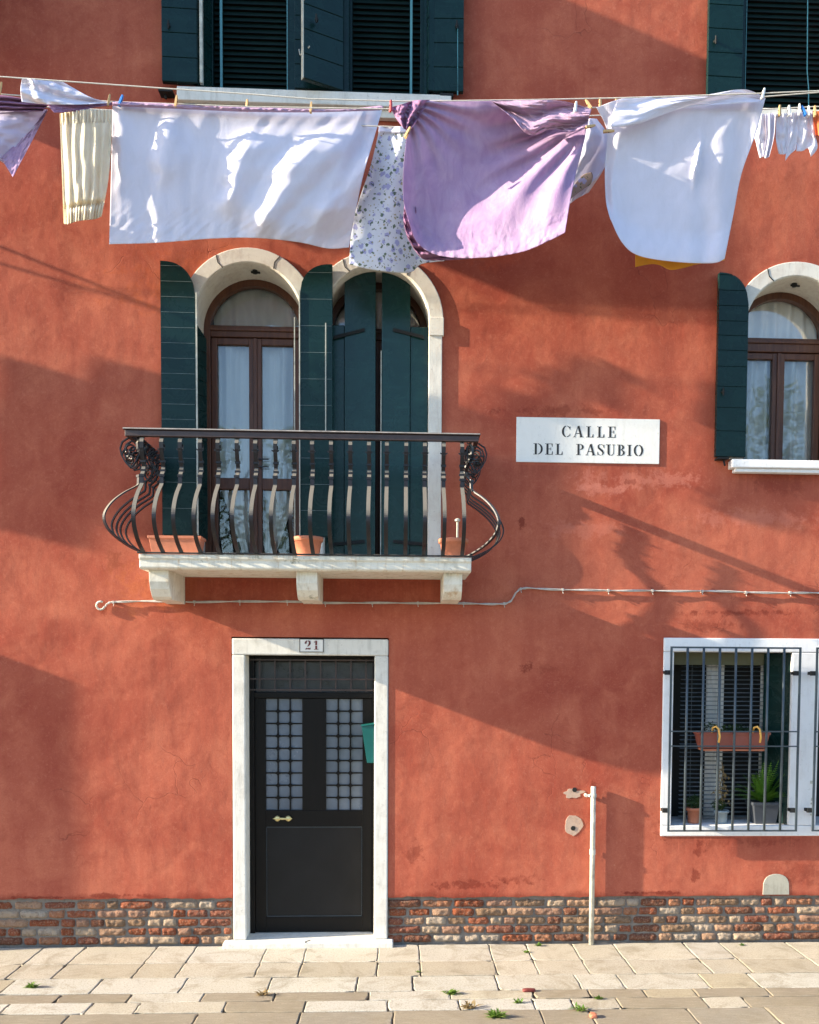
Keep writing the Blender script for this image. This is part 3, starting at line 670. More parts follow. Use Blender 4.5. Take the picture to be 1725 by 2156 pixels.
def arched_frame(win, cx, zb, tz0, tz1, mid, opening=True, closed_behind=False):
    r = RI; fw = 0.055
    # arched head
    m = MB(); m.ring([(cx-r, zb)]+arc(cx, zspr, r, math.pi, 0, 30)+[(cx+r, zb)], [(cx-r+fw, zb)]+arc(cx, zspr, r-fw, math.pi, 0, 30)+[(cx+r-fw, zb)], BY-0.05, BY+0.02)
    m.box(cx-r+fw, cx+r-fw, BY-0.045, BY+0.01, tz0, tz1); m.box(cx-r+fw, cx+r-fw, BY-0.06, BY-0.045, tz1-0.045, tz1-0.02)
    m.build('window_frame', M['wood'], win, 0.004)
    ze = tz0-0.004
    for k, (xa, xb) in enumerate(((cx-r+fw+.002, cx-.002), (cx+.002, cx+r-fw-.002))):
        f = MB(); sw_ = 0.048
        f.box(xa, xa+sw_, BY-.03, BY+.012, zb+.004, ze); f.box(xb-sw_, xb, BY-.03, BY+.012, zb+.004, ze)
        f.box(xa+sw_, xb-sw_, BY-.028, BY+.01, ze-.05, ze); f.box(xa+sw_, xb-sw_, BY-.028, BY+.01, zb+.004, zb+.07)
        for z in mid: f.box(xa+sw_, xb-sw_, BY-.028, BY+.01, z-.045, z+.045)
        if k == 0: f.box(xb-.012, xb+.018, BY-.042, BY-.03, zb+.004, ze)
        f.build('casement', M['wood'], win, 0.004)
    gl = MB(); gl.F([gl.V(p) for p in ((cx-r+fw, BY, zb), (cx+r-fw, BY, zb), (cx+r-fw, BY, tz0), (cx-r+fw, BY, tz0))])
    A = arc(cx, zspr, r-fw, math.pi, 0, 24); A = [(a, max(b, tz1)) for a, b in A]
    vs = [gl.V((a, BY, b)) for a, b in A]; gl.F(vs+[gl.V((cx+r-fw, BY, tz1)), gl.V((cx-r+fw, BY, tz1))]) if False else gl.F(vs)
    gl.build('pane', M['glass'], win)
    bk = MB(); bk.box(cx-r-.1, cx+r+.1, BY+.45, BY+.47, zb-.1, zspr+r+.1); bk.build('interior', M['black'], win)
def tr(px, py0, py1): return P(px, py1, BY).z, P(px, py0, BY).z
# balcony doors (left, open shutters)
o = archivolt('archivolt', aL.x, house); win = o; win.name = 'arched_balcony_door'; win['label'] = 'arched balcony door with brown wooden frame, net curtains and open green shutters'
reveal(aL.x, floor_z, win)
tz = tr(534, 690, 714); mz = P(530, 1020, BY).z
arched_frame(win, aL.x, floor_z, tz[0], tz[1], [mz])
curtain(win, aL.x-RI+.07, aL.x-.03, mz, tz[0], BY+.05, 1.6, .03, 1); curtain(win, aL.x+.03, aL.x+RI-.07, mz, tz[0], BY+.05, 1.8, .03, 4)
curtain(win, aL.x-RI+.06, aL.x+RI-.06, tz[1], zspr+RI, BY+.07, 5, .018, 2, top=lambda x: zspr+math.sqrt(max(0.0, (RI-.02)**2-(x-aL.x)**2)))
def tieback(parent, x0, x1, z0, z1, y, side):
    m = MB(); nx, nz = 30, 16; g_ = []
    for j in range(nz+1):
        v = j/nz; row = []
        for i in range(nx+1):
            u = i/nx; wdt = 1-(0.75*(1-v)**0.7) if True else 1
            x = (x0+(x1-x0)*(u*(0.25+.75*v))) if side < 0 else (x1-(x1-x0)*(u*(0.25+.75*v)))
            row.append(m.V((x, y+.02*math.sin(u*14+v*3), z0+(z1-z0)*v)))
        g_.append(row)
    for j in range(nz):
        for i in range(nx): m.F([g_[j][i], g_[j][i+1], g_[j+1][i+1], g_[j+1][i]])
    return m.build('curtain', M['curtain'], parent, smooth=True)
tieback(win, aL.x-RI+.12, aL.x-.05, floor_z+.1, mz-.04, BY+.06, 1); tieback(win, aL.x+.06, aL.x+RI-.08, floor_z+.08, mz-.04, BY+.06, -1)
for d in (-.03, .03):
    q = P(558, 975, BY-.04); m = MB(); m.box(q.x-.05, q.x+.03, BY-.05, BY-.035, q.z+d-.004, q.z+d+.004); m.build('door_handle', M['iron'], win)
zsb = P(370, 1127, -.05).z
def leaf_arch(parent, pxa, pxb, side, y, ang, zt, zb, drop, lab=None):
    xa, xb = P(pxa, 800, y).x, P(pxb, 800, y).x
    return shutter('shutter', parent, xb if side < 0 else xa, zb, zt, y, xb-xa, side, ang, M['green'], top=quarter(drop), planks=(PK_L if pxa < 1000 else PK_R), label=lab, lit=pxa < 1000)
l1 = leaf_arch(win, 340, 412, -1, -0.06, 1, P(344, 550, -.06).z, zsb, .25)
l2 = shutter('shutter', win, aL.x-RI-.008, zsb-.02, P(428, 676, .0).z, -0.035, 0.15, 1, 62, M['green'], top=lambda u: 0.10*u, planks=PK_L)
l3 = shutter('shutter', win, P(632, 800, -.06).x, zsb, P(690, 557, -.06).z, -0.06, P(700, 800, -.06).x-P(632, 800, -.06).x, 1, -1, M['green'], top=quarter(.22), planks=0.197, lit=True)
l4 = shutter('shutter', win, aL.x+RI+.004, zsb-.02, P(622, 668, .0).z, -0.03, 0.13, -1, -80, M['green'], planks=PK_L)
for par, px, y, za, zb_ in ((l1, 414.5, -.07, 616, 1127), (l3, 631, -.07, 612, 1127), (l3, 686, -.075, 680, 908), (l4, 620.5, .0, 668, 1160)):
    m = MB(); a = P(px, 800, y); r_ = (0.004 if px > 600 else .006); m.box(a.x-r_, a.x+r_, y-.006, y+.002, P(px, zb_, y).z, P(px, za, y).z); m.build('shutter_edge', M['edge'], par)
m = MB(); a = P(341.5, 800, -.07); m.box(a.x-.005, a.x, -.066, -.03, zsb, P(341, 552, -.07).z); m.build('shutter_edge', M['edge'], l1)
# second arch, closed shutters
o = archivolt('arched_balcony_door', aR.x, house); win2 = o; win2['label'] = 'arched balcony door closed behind dark teal shutters'
reveal(aR.x, floor_z, win2); arched_frame(win2, aR.x, floor_z, tz[0], tz[1], [mz])
curtain(win2, aR.x-RI+.06, aR.x+RI-.06, tz[1], zspr+RI, BY+.07, 5, .018, 7, top=lambda x: zspr+math.sqrt(max(0.0, (RI-.02)**2-(x-aR.x)**2)))
SY = 0.10
def closed(xa, xb, zt_fn, yy, mat, nm='shutter', lab=None):
    m = MB(); n = 12; pl = [(xa, floor_z+.02)]+[(xa+(xb-xa)*i/n, zt_fn(xa+(xb-xa)*i/n)) for i in range(n+1)]+[(xb, floor_z+.02)]
    m.prism(pl, yy, yy+.035); return m.build(nm, mat, win2, 0.004)
cxA = P(793, 674, SY).x; cxA = aR.x
archz = lambda x: zspr+math.sqrt(max(1e-4, (RI-.004)**2-(x-aR.x)**2))-.004
zshort = P(880, 688, SY).z
xs_ = [aR.x-RI+.006, P(726, 800, SY).x, P(791, 800, SY).x, P(804, 800, SY).x, P(864, 800, SY).x, aR.x+RI-.006]
c1 = closed(xs_[0], xs_[1]-.002, lambda x: zshort, SY, M['green_flat']); c2 = closed(xs_[1], xs_[2], archz, SY-.012, M['green_flat'])
c3 = closed(xs_[3], xs_[4]-.002, archz, SY-.012, M['green_flat']); c4 = closed(xs_[4], xs_[5], lambda x: zshort, SY, M['green_flat'])
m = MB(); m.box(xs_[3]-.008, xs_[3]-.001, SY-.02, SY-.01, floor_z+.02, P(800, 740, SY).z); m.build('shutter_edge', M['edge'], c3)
for (pa, pb, par) in (((702, 711), (768, 694), c2), ((828, 694), (893, 710), c3), ((702, 1146), (768, 1140), c2), ((828, 1140), (893, 1146), c3)):
    strap(par, [P(*pa, SY-.02), P(*pb, SY-.02)], .026)
# jambs and impost of the shared frame
m = MB(); xj0, xj1 = P(902, 900).x, P(930, 900).x
m.box(xj0, xj1, -.018, .02, floor_z, P(915, 706).z); a = RC(903, 667, 935, 706, -.03); m.box(xj0+.002, a[1], -.028, .02, a[2], a[3]); m.box(xj0, xj1, -.018, .02, a[3]+.001, zspr+.0)
m.build('stone_jamb', M['arch_stone'], win2, .005)
m = MB(); m.box(aL.x+RI, aR.x-RI, -.03, .3, floor_z, zspr); m.build('stone_jamb', M['arch_stone'], win, .005)
m = MB(); m.box(aL.x-RO, aL.x-RI, -.03, .02, floor_z, zspr); m.build('stone_jamb', M['arch_stone'], win, .005)
for cx_, par, sd_ in ((aL.x, win, 1), (aR.x, win2, 2)):     # voussoir joints
    for an in (62, 118) if sd_ == 1 else (120, 55):
        m = MB(); c_, s_2 = math.cos(R(an)), math.sin(R(an)); m.ribbon([(cx_+RI*c_, -.0195, zspr+RI*s_2), (cx_+(RI+.05)*math.cos(R(an+2)), -.0195, zspr+(RI+.05)*math.sin(R(an+2))), (cx_+RO*c_, -.0195, zspr+RO*s_2)], (-s_2, 0, c_), .006, .002); m.build('stone_joint', M['black'], par)
# right arched window
o = archivolt('arched_window', aW.x, house); win3 = o; win3['label'] = 'arched window at the right edge with brown frame and net curtains reflecting trees'
reveal(aW.x, sillW, win3)
arched_frame(win3, aW.x, sillW, P(1640, 745, BY).z, P(1640, 716, BY).z, [])
curtain(win3, aW.x-RI+.06, aW.x+RI-.06, sillW, P(1640, 745, BY).z, BY+.055, 6, .03, 3)
curtain(win3, aW.x-RI+.06, aW.x+RI-.06, P(1640, 716, BY).z, zspr+RI, BY+.07, 6, .018, 5, top=lambda x: zspr+math.sqrt(max(0.0, (RI-.02)**2-(x-aW.x)**2)))
m = MB(); q = RC(1541, 969, 1820, 995, -.08); m.box(q[0], aW.x+RI+.14, -.09, .3, q[2]+.03, q[3]); m.box(q[0]+.03, aW.x+RI+.11, -.07, -.001, q[2], q[2]+.03); m.build('window_sill', M['window_stone'], win3, .008)
for a_, b_ in ((aW.x-RO, aW.x-RI), (aW.x+RI, aW.x+RO)): m = MB(); m.box(a_, b_, -.03, .02, sillW, zspr); m.build('stone_jamb', M['arch_stone'], win3, .005)
m = MB(); c_, s_2 = math.cos(R(118)), math.sin(R(118)); m.ribbon([(aW.x+RI*c_, -.0195, zspr+RI*s_2), (aW.x+(RI+.05)*math.cos(R(120)), -.0195, zspr+(RI+.05)*math.sin(R(120))), (aW.x+RO*c_, -.0195, zspr+RO*s_2)], (-s_2, 0, c_), .007, .002); m.build('stone_joint', M['black'], win3)
zb3 = P(1540, 962, -.06).z
r1 = leaf_arch(win3, 1510, 1573, -1, -.06, 1, P(1509, 574, -.06).z, zb3, .24)
for z in (): pass
r2 = shutter('shutter', win3, aW.x-RI-.006, zb3, P(1578, 687, .0).z, -0.035, 0.13, 1, 74, M['green'], planks=PK_L)
r3 = shutter('shutter', win3, aW.x+RI+.02, zb3, P(1509, 574, -.06).z, -0.06, .25, 1, -1, M['green'], top=quarter(.24), planks=PK_R)
knob(r1, 1522, 826, -.07)
m = MB(); q = P(1524, 968, -.04); m.box(q.x-.06, q.x+.03, -.08, 0, q.z, q.z+.012); m.tube([q, q+Vector((0, -.03, -.05))], .008); m.build('shutter_stay', M['black'], win3)
for cx_, par in ((aL.x, win), (aW.x, win3)):
    m = MB(); m.tube([(cx_+.03, .12, zspr+RI-.03), (cx_+.03, .12, zspr+RI+.01)], .02, 7); m.tube([(cx_+.0, .12, zspr+RI-.02), (cx_+.07, .11, zspr+RI-.028)], .008, 5); m.build('soffit_hook', M['black'], par)

# ================================================================== BALCONY
BF = -0.62
fs = RC(292, 1170, 993, 1201, BF)
sx0, sx1, sz0, sz1 = fs
m = MB(); prof = [(BF, sz1), (BF, sz1-.03), (BF+.012, sz1-.038), (BF+.012, sz0+.012), (BF+.03, sz0), (0, sz0), (0, sz1)]
m.prism_x(prof, sx0, sx1); balc = m.build('balcony', M['balcony_stone'], house, .006); balc['label'] = 'stone balcony with bulging wrought iron railing'
for pa, pb in ((316, 357), (625, 669), (934, 973)):
    xa = P(pa, 1230, -.50).x; xb = P(pb, 1230, -.50).x; zb_ = P(pa, 1263, -.40).z; m = MB()
    m.prism_x([(-.53, sz0), (-.525, sz0-.08), (-.50, sz0-.13), (-.45, zb_+.02), (-.41, zb_), (-.30, zb_-.0), (-.2, zb_+.004), (0, zb_-.005), (0, sz0)], xa, xb); m.build('bracket', M['balcony_stone'], balc, .008)
# handrail: front bar and returns to the wall
rz = P(640, 909, BF).z; rzb = P(640, 926, BF).z; rx0 = P(262, 915, BF).x; rx1 = P(1011, 920, BF).x
re_ = MB(); re_.box(rx0+.003, rx1-.003, BF-.0475, BF-.0455, rz-.009, rz-.002)  # pale strip painted as the light line along the rail front
m = MB(); m.box(rx0, rx1, BF-.045, BF+.012, rz-.014, rz); m.box(rx0+.012, rx1-.012, BF-.034, BF+.002, rzb, rz-.016)
for xx in (rx0, rx1-.057): m.box(xx, xx+.057, BF+.013, 0, rz-.014, rz); m.box(xx+.012, xx+.045, BF+.013, 0, rzb, rz-.016)
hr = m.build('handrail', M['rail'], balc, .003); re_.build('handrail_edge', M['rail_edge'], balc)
m = MB(); bz = sz1+.012
m.box(sx0-.01, sx1+.01, BF-.008, BF+.02, sz1+.004, sz1+.014); m.build('bottom_rail', M['iron'], balc, .002)
Hb = rzb-(sz1+.01)
def prof_pts():
    # (outward offset, t from the top)
    key = [(0.0, 0.0), (.020, .015), (.036, .05), (.034, .10), (.012, .17), (-.008, .21), (-.018, .25), (.000, .30), (.030, .335), (.032, .405), (.06, .44), (.125, .50), (.19, .58), (.232, .66), (.248, .73), (.235, .80), (.20, .86), (.14, .92), (.07, .965), (.0, 1.0)]
    out = []
    for i in range(len(key)-1):
        p0, p1, p2, p3 = key[max(i-1, 0)], key[i], key[i+1], key[min(i+2, len(key)-1)]; n = 4 if i > 8 else 2
        for j in range(n):
            t = j/n
            out.append(tuple(.5*(2*p1[a]+(-p0[a]+p2[a])*t+(2*p0[a]-5*p1[a]+4*p2[a]-p3[a])*t*t+(-p0[a]+3*p1[a]-3*p2[a]+p3[a])*t**3) if i > 8 else p1[a]*(1-t)+p2[a]*t for a in (0, 1)))
    out.append(key[-1]); return out
PR = prof_pts()
def baluster(x, y, nx_, ny_, sc=1.0, base_out=0.0, jit=0):
    m = MB(); n = Vector((nx_, ny_, 0)).normalized(); w = Vector((-n.y, n.x, 0))
    b = Vector((x, y, 0)); k = random.uniform(.96, 1.04)
    pts = [b+n*(o*sc*k+base_out)+Vector((0, 0, rzb-Hb*t))+w*jit*t for o, t in PR]
    m.ribbon(pts, w, 0.027, 0.009)
    # curl behind the head
    hc = b+n*(base_out+.004); m.ribbon([hc+n*(.028*math.cos(a))+Vector((0, 0, rzb-.055+.03*math.sin(a))) for a in [R(90-25*i) for i in range(13)]], w, .026, .008)
    for t, o in ((.205, -.006), (.335, .031), (.285, -.006)):
        q = b+n*(o*sc*k+base_out)+Vector((0, 0, rzb-Hb*t)); m.ribbon([q+Vector((0, 0, .008)), q-Vector((0, 0, .008))], w, .037, .017)
    q = b+n*(.03*sc+base_out)+Vector((0, 0, rzb-Hb*.12)); m.ribbon([q-w*.026+Vector((0, 0, .012)), q, q+w*.026+Vector((0, 0, .012))], (0, 0, 1), .010, .006)
    return m.build('baluster', M['iron'], balc)
for px in (300.7, 342, 381, 423, 460, 500, 539, 581, 619.5, 658, 697.7, 738.3, 777.4, 815, 855.7, 894.8, 934.5, 973):
    baluster(P(px, 930, BF).x, BF, 0, -1, jit=random.uniform(-.006, .006))
for yb in (-.08, -.18, -.28, -.40):
    baluster(sx0+.02, yb, -1, 0, 1.12, base_out=-.01); baluster(sx1-.02, yb, 1, 0, 1.12, base_out=-.01)
baluster(sx0+.03, BF+.03, -1, -1, 1.2); baluster(sx1-.03, BF+.03, 1, -1, 1.2)
def scroll(cx, cy, sgn):
    m = MB(); y = cy
    def sp(x, z, r0, r1, a0, turns, n=36): return [(x+(r0+(r1-r0)*i/n)*math.cos(a0+sgn*turns*6.283*i/n), y+.012*math.sin(i*.3), z+(r0+(r1-r0)*i/n)*math.sin(a0+sgn*turns*6.283*i/n)) for i in range(n+1)]
    z0 = rzb
    m.ribbon([(cx+sgn*a, y, z0-b) for a, b in ((.03, 0), (.075, .03), (.09, .075), (.082, .12), (.055, .17), (.02, .21), (-.02, .2))], (0, 1, 0), .02, .008)
    m.ribbon([(cx+sgn*a, y, z0-b) for a, b in ((-.03, 0), (-.05, .05), (-.045, .11), (-.02, .16), (.02, .21))], (0, 1, 0), .02, .008)
    m.ribbon(sp(cx+sgn*.015, z0-.075, .052, .012, R(90), 1.6), (0, 1, 0), .022, .009); m.ribbon(sp(cx+sgn*.045, z0-.11, .034, .008, R(200), 1.3), (0, 1, 0), .02, .008)
    m.ribbon(sp(cx+sgn*.02, z0-.155, .036, .009, R(-90), 1.5), (0, 1, 0), .018, .007)
    m.ribbon(sp(cx-sgn*.02, z0-.12, .03, .008, R(0), 1.4), (0, 1, 0), .018, .007)
    return m.build('scroll', M['iron'], balc)
scroll(rx0+.055, BF+.02, -1); scroll(rx1-.04, BF+.02, 1)
scroll(rx0+.06, BF+.10, -1); scroll(rx1-.05, BF+.10, 1); scroll(rx0+.055, -.1, -1); scroll(rx1-.04, -.1, 1)

# ================================================================== DOOR
fo = RC(490, 1345, 817, 1987, -.01); fi = dr
m = MB(); X0, X1, Zt = fo[0], fo[1], fo[3]; xi0, xi1, zi = P(518, 1700).x, P(788, 1700).x, P(650, 1380).z
stz = 0.045
m.box(X0, xi0, -.009, .22, stz, zi); m.box(xi1, X1, -.009, .22, stz, zi); m.box(X0, X1, -.010, .22, zi+.0005, Zt)
fd = m.build('front_door', M['stone'], house, .010); fd['label'] = 'black front door with gridded frosted panes in white stone surround'
m = MB(); a = G(469, 1998).x; b = G(828, 1998).x; m.box(a, b, -.085, .30, -.01, stz-.001); st = m.build('doorstep', M['stone'], fd, .010)
m = MB(); q = P(645, 1700, 0).x; m.ribbon([(q+.03, -.02, stz+.001), (q-.002, -.06, stz+.001), (q, -.087, stz)], (1, 0, 0), .005, .003); m.build('stone_joint', M['black'], fd)
DY = .20
def D(px0, py0, px1, py1, y=DY): return RC(px0, py0, px1, py1, y)
lf = D(528, 1462, 790, 1966)
m = MB(); t_ = D(528, 1382, 790, 1462); m.box(xi0-.0, xi1+.02, DY+.06, DY+.08, t_[2], t_[3]+.05); m.build('transom_glass', M['smoke'], fd)
m = MB(); xa, xb = t_[0], t_[1]
for z in (t_[3]-.03, (t_[2]+t_[3])/2-.03, t_[2]+.035): m.box(xa, xb, DY-.03, DY-.018, z-.006, z+.006)
for i in range(8):
    x = xa+(xb-xa)*(i+.6)/8.2; m.box(x-.006, x+.006, DY-.017, DY-.006, t_[2]+.02, t_[3]-.02)
m.build('transom_grille', M['rail'], fd)
m = MB(); m.box(xi0, xi0+.04, DY-.02, DY+.05, stz, zi); m.box(xi1-.02, xi1+.02, DY-.02, DY+.05, stz, zi); m.box(xi0+.04, xi1-.02, DY-.02, DY+.05, t_[2]-.03, t_[2]+.015); m.box(xi0+.04, xi1-.02, DY+.0, DY+.05, zi-.05, zi-.001)
m.build('door_frame', M['door'], fd, .004)
gl1 = D(559.7, 1471.5, 636.6, 1706); gl2 = D(686.6, 1471.5, 763.5, 1706); pn = D(556, 1741, 764, 1931)
m = MB(); y0, y1 = DY, DY+.05; L, Rr, B, T = xi0+.041, xi1-.021, stz+.004, t_[2]-.032
m.box(L, gl1[0], y0, y1, B, T); m.box(gl2[1], Rr, y0, y1, B, T); m.box(gl1[1], gl2[0], y0, y1, gl1[2], T)
m.box(gl1[0], gl1[1], y0, y1, gl1[3], T); m.box(gl2[0], gl2[1], y0, y1, gl1[3], T)
m.box(gl1[0], gl2[1], y0, y1, pn[3], gl1[2]-.0005); m.box(gl1[0], gl2[1], y0, y1, B, pn[2])
dl = m.build('door_leaf', M['door'], fd, .003)
m = MB(); m.box(gl1[0], gl2[1], y0+.012, y0+.04, pn[2]+.001, pn[3]-.001); m.build('lower_panel', M['door_panel'], dl)
m = MB()
for z in (pn[3]-.006, pn[2]+.004): m.box(gl1[0]+.006, gl2[1]-.006, y0+.004, y0+.011, z, z+.005)
for x in (gl1[0]+.003, gl2[1]-.006): m.box(x, x+.003, y0+.004, y0+.011, pn[2]+.01, pn[3]-.007)
m.build('panel_moulding', M['grille'], dl)
for gg in (gl1, gl2):
    m = MB(); m.box(gg[0], gg[1], y0+.025, y0+.035, gg[2], gg[3]); o = m.build('pane', M['frost'], dl)
    m = MB(); nx, nz = 3, 9; cw = (gg[1]-gg[0])/nx; chh = (gg[3]-gg[2])/nz
    for i in range(1, nx): m.box(gg[0]+cw*i-.006, gg[0]+cw*i+.006, y0+.012, y0+.018, gg[2], gg[3])
    for j in range(1, nz): m.box(gg[0], gg[1], y0+.0185, y0+.0235, gg[2]+chh*j-.0055, gg[2]+chh*j+.0055)
    for i in range(1, nx):
        for j in range(1, nz):
            x, z = gg[0]+cw*i, gg[2]+chh*j; q = .034; m.prism([(x-q, z), (x-q*.3, z-q*.3), (x, z-q), (x+q*.3, z-q*.3), (x+q, z), (x+q*.3, z+q*.3), (x, z+q), (x-q*.3, z+q*.3)], y0+.008, y0+.0115)
    m.build('pane_grid', M['door'], dl)
m = MB(); q1 = P(584, 1724, DY-.03); q2 = P(607, 1724, DY-.03)
for q in (q1, q2): m.lathe([(.004, 0), (.018, .004), (.02, .010), (.010, .018)], (0, 0, 0), 14) if False else m.tube([q+Vector((0, .03, 0)), q+Vector((0, .012, 0)), q+Vector((0, .004, 0)), q+Vector((0, -.004, 0))], [.014, .017, .024, .014], 12)
m.tube([q1-Vector((.035, 0, 0)), q1-Vector((.02, 0, 0)), (q1+q2)/2, q2+Vector((.02, 0, 0)), q2+Vector((.032, 0, 0))], [.003, .006, .009, .006, .003], 8); m.build('door_handle', M['brass'], dl, smooth=True)
# letterbox hung on the jamb
lb = empty('letterbox', P(778, 1604, .08), 'turquoise metal letterbox hanging at the right side of the doorway', 'letterbox')
a = P(763, 1525, .1); b = P(789, 1525, .1); c_ = P(775, 1604, .1)
m = MB(); zt_, zb_ = a.z, c_.z; xr = xi1+.0; 
m.prism([(a.x, zt_-.005), (a.x+.002, zt_-.03), (c_.x-.004, zb_), (xr-.001, zb_), (xr-.001, zt_+.0)], .0, .16); lbb = m.build('box_body', M['letterbox'], lb, .003)
m = MB(); m.prism([(a.x-.008, zt_-.004), (a.x-.006, zt_-.012), (xr-.001, zt_+.002), (xr-.001, zt_+.012)], -.008, .165); m.build('lid', M['letterbox'], lb, .002)
# house number plate
def strokes_to(m, polys, ox, oz, s, y0, y1):
    for pl in polys: m.prism([(ox+p[0]*s, oz+p[1]*s) for p in pl], y0, y1)
def rect_(x0, x1, z0, z1): return [(x0, z0), (x1, z0), (x1, z1), (x0, z1)]
def stroke(pts, ws):
    out = []
    for i in range(len(pts)-1):
        (x0, z0), (x1, z1) = pts[i], pts[i+1]; d = Vector((x1-x0, z1-z0)).normalized(); n = Vector((-d.y, d.x))
        w0, w1_ = ws[i]/2, ws[i+1]/2
        out.append([(x0+n.x*w0, z0+n.y*w0), (x0-n.x*w0, z0-n.y*w0), (x1-n.x*w1_, z1-n.y*w1_), (x1+n.x*w1_, z1+n.y*w1_)])
    return out
def bowl(cx, cz, a, b, th, tn, d0, d1, n=10):
    pts = []; 
    o = [(cx+a*math.cos(R(d0+(d1-d0)*i/n)), cz+b*math.sin(R(d0+(d1-d0)*i/n))) for i in range(n+1)]
    i_ = [(cx+(a-th)*math.cos(R(d0+(d1-d0)*i/n)), cz+(b-tn)*math.sin(R(d0+(d1-d0)*i/n))) for i in range(n+1)]
    return [[o[k], o[k+1], i_[k+1], i_[k]] for k in range(n)]
TH, TN = .19, .07
def glyph(c):
    if c == 'C': return bowl(.42, .5, .42, .52, TH, TN, 100, 260)+bowl(.42, .5, .40, .52, .08, .06, 35, 84)+bowl(.42, .5, .40, .52, .08, .06, 276, 322)+[rect_(.72, .77, .66, .95), rect_(.72, .76, .12, .3)], .80
    if c == 'A': return stroke([(.08, .0), (.40, .98)], [.05, .06])+stroke([(.44, 1.0), (.72, .0)], [TH, TH])+[rect_(.20, .54, .30, .36), rect_(-.04, .2, 0, .045), rect_(.56, .9, 0, .045)], .88
    if c == 'L': return [rect_(.12, .12+TH, 0, .98), rect_(0, .10, .95, 1), rect_(.30, .42, .95, 1), rect_(0, .1, 0, .05), rect_(.31, .66, 0, .05), [(.66, 0), (.66, .3), (.61, .3), (.54, .05), (.56, 0)]], .72
    if c == 'E': return [rect_(.12, .12+TH, 0, 1), rect_(0, .10, .95, 1), rect_(.31, .68, .95, 1), rect_(0, .1, 0, .05), rect_(.31, .68, 0, .05), [(.70, 0), (.70, .3), (.65, .3), (.6, .05)], [(.68, 1), (.68, .72), (.63, .72), (.58, .95)], rect_(.31, .50, .49, .54), rect_(.50, .55, .38, .65)], .78
    if c == 'D': return [rect_(.12, .12+TH, 0, 1), rect_(0, .10, .95, 1), rect_(0, .1, 0, .05)]+bowl(.36, .5, .5, .5, TH, .05, -86, 86), .90
    if c == 'P': return [rect_(.12, .12+TH, 0, 1), rect_(0, .1, .95, 1), rect_(0, .1, 0, .05), rect_(.31, .42, 0, .05)]+bowl(.34, .73, .36, .27, TH, .05, -88, 88), .76
    if c == 'B': return [rect_(.12, .12+TH, 0, 1), rect_(0, .1, .95, 1), rect_(0, .1, 0, .05)]+bowl(.34, .76, .32, .24, TH, .05, -88, 88)+bowl(.34, .27, .38, .27, TH, .05, -88, 88), .80
    if c == 'U': return [rect_(.12, .12+TH, .25, 1), rect_(0, .42, .95, 1), rect_(.66, .71, .25, 1), rect_(.56, .82, .95, 1)]+bowl(.415, .27, .295, .28, TH, .06, 180, 262)+bowl(.415, .27, .295, .28, .06, .06, 278, 360), .86
    if c == 'I': return [rect_(.12, .12+TH, 0, 1), rect_(0, .10, .95, 1), rect_(.31, .41, .95, 1), rect_(0, .10, 0, .05), rect_(.31, .41, 0, .05)], .46
    if c == 'O': return bowl(.44, .5, .44, .52, TH, TN, 98, 262)+bowl(.44, .5, .44, .52, TH, TN, -82, 82), .90
    if c == 'S': return stroke([(.62, .70), (.62, .78), (.54, .93), (.36, 1.0)], [.05, .05, .05, .05])+stroke([(.30, 1.0), (.14, .92), (.10, .76), (.2, .62), (.42, .46), (.56, .32), (.56, .16), (.44, .03)], [.05, .10, .15, .18, .19, .17, .12, .05])+stroke([(.36, .0), (.16, .06), (.06, .22), (.06, .32)], [.05, .05, .06, .05])+[rect_(.62, .66, .68, .98), rect_(.03, .07, .02, .32)], .70
    if c == '2': return stroke([(.10, .66), (.10, .80), (.18, .93), (.30, .98)], [.20, .22, .12, .06])+stroke([(.36, .98), (.50, .94), (.58, .80), (.56, .66), (.44, .48), (.30, .34)], [.06, .16, .22, .22, .14, .05])+[[(.04, .0), (.30, .02), (.30, .20), (.14, .16)], [(.34, .02), (.62, .0), (.66, .20), (.60, .22), (.52, .16), (.34, .20)]], .74
    if c == '1': return [rect_(.2, .4, .0, .44), rect_(.2, .4, .50, 1.0), rect_(.05, .18, .80, .9), rect_(.06, .18, .0, .06), rect_(.42, .54, .0, .06)], .6
    return [], .45
def text(m, s, x0, x1, z0, h, y0, y1):
    adv = [glyph(c)[1] for c in s]; gaps = len(s)-1
    nat = sum(a*h for a in adv); sp = (x1-x0-nat)/gaps; x = x0
    for c, a in zip(s, adv):
        strokes_to(m, glyph(c)[0], x, z0, h, y0, y1); x += a*h+sp
q = RC(630.5, 1345, 681.7, 1373.5, -.02)
hn = empty('house_number_sign', ((q[0]+q[1])/2, -.0105, q[2]), 'small white plate numbered 21 with black border on the door lintel', 'sign')
m = MB(); m.box(q[0], q[1], -.0165, -.0105, q[2], q[3]); m.build('plate', M['sign'], hn)
m = MB(); e_ = .0055; m.box(q[0], q[1], -.018, -.017, q[2], q[2]+e_); m.box(q[0], q[1], -.018, -.017, q[3]-e_, q[3]); m.box(q[0], q[0]+e_, -.018, -.017, q[2]+e_, q[3]-e_); m.box(q[1]-e_, q[1], -.018, -.017, q[2]+e_, q[3]-e_); m.build('border', M['ink'], hn)
m = MB(); hh = (q[3]-q[2])*.66; strokes_to(m, glyph('2')[0], q[0]+(q[1]-q[0])*.22, q[2]+(q[3]-q[2])*.2, hh, -.0185, -.0168); strokes_to(m, glyph('1')[0], q[0]+(q[1]-q[0])*.58, q[2]+(q[3]-q[2])*.2, hh, -.0185, -.0168); m.build('lettering', M['red_ink'], hn)
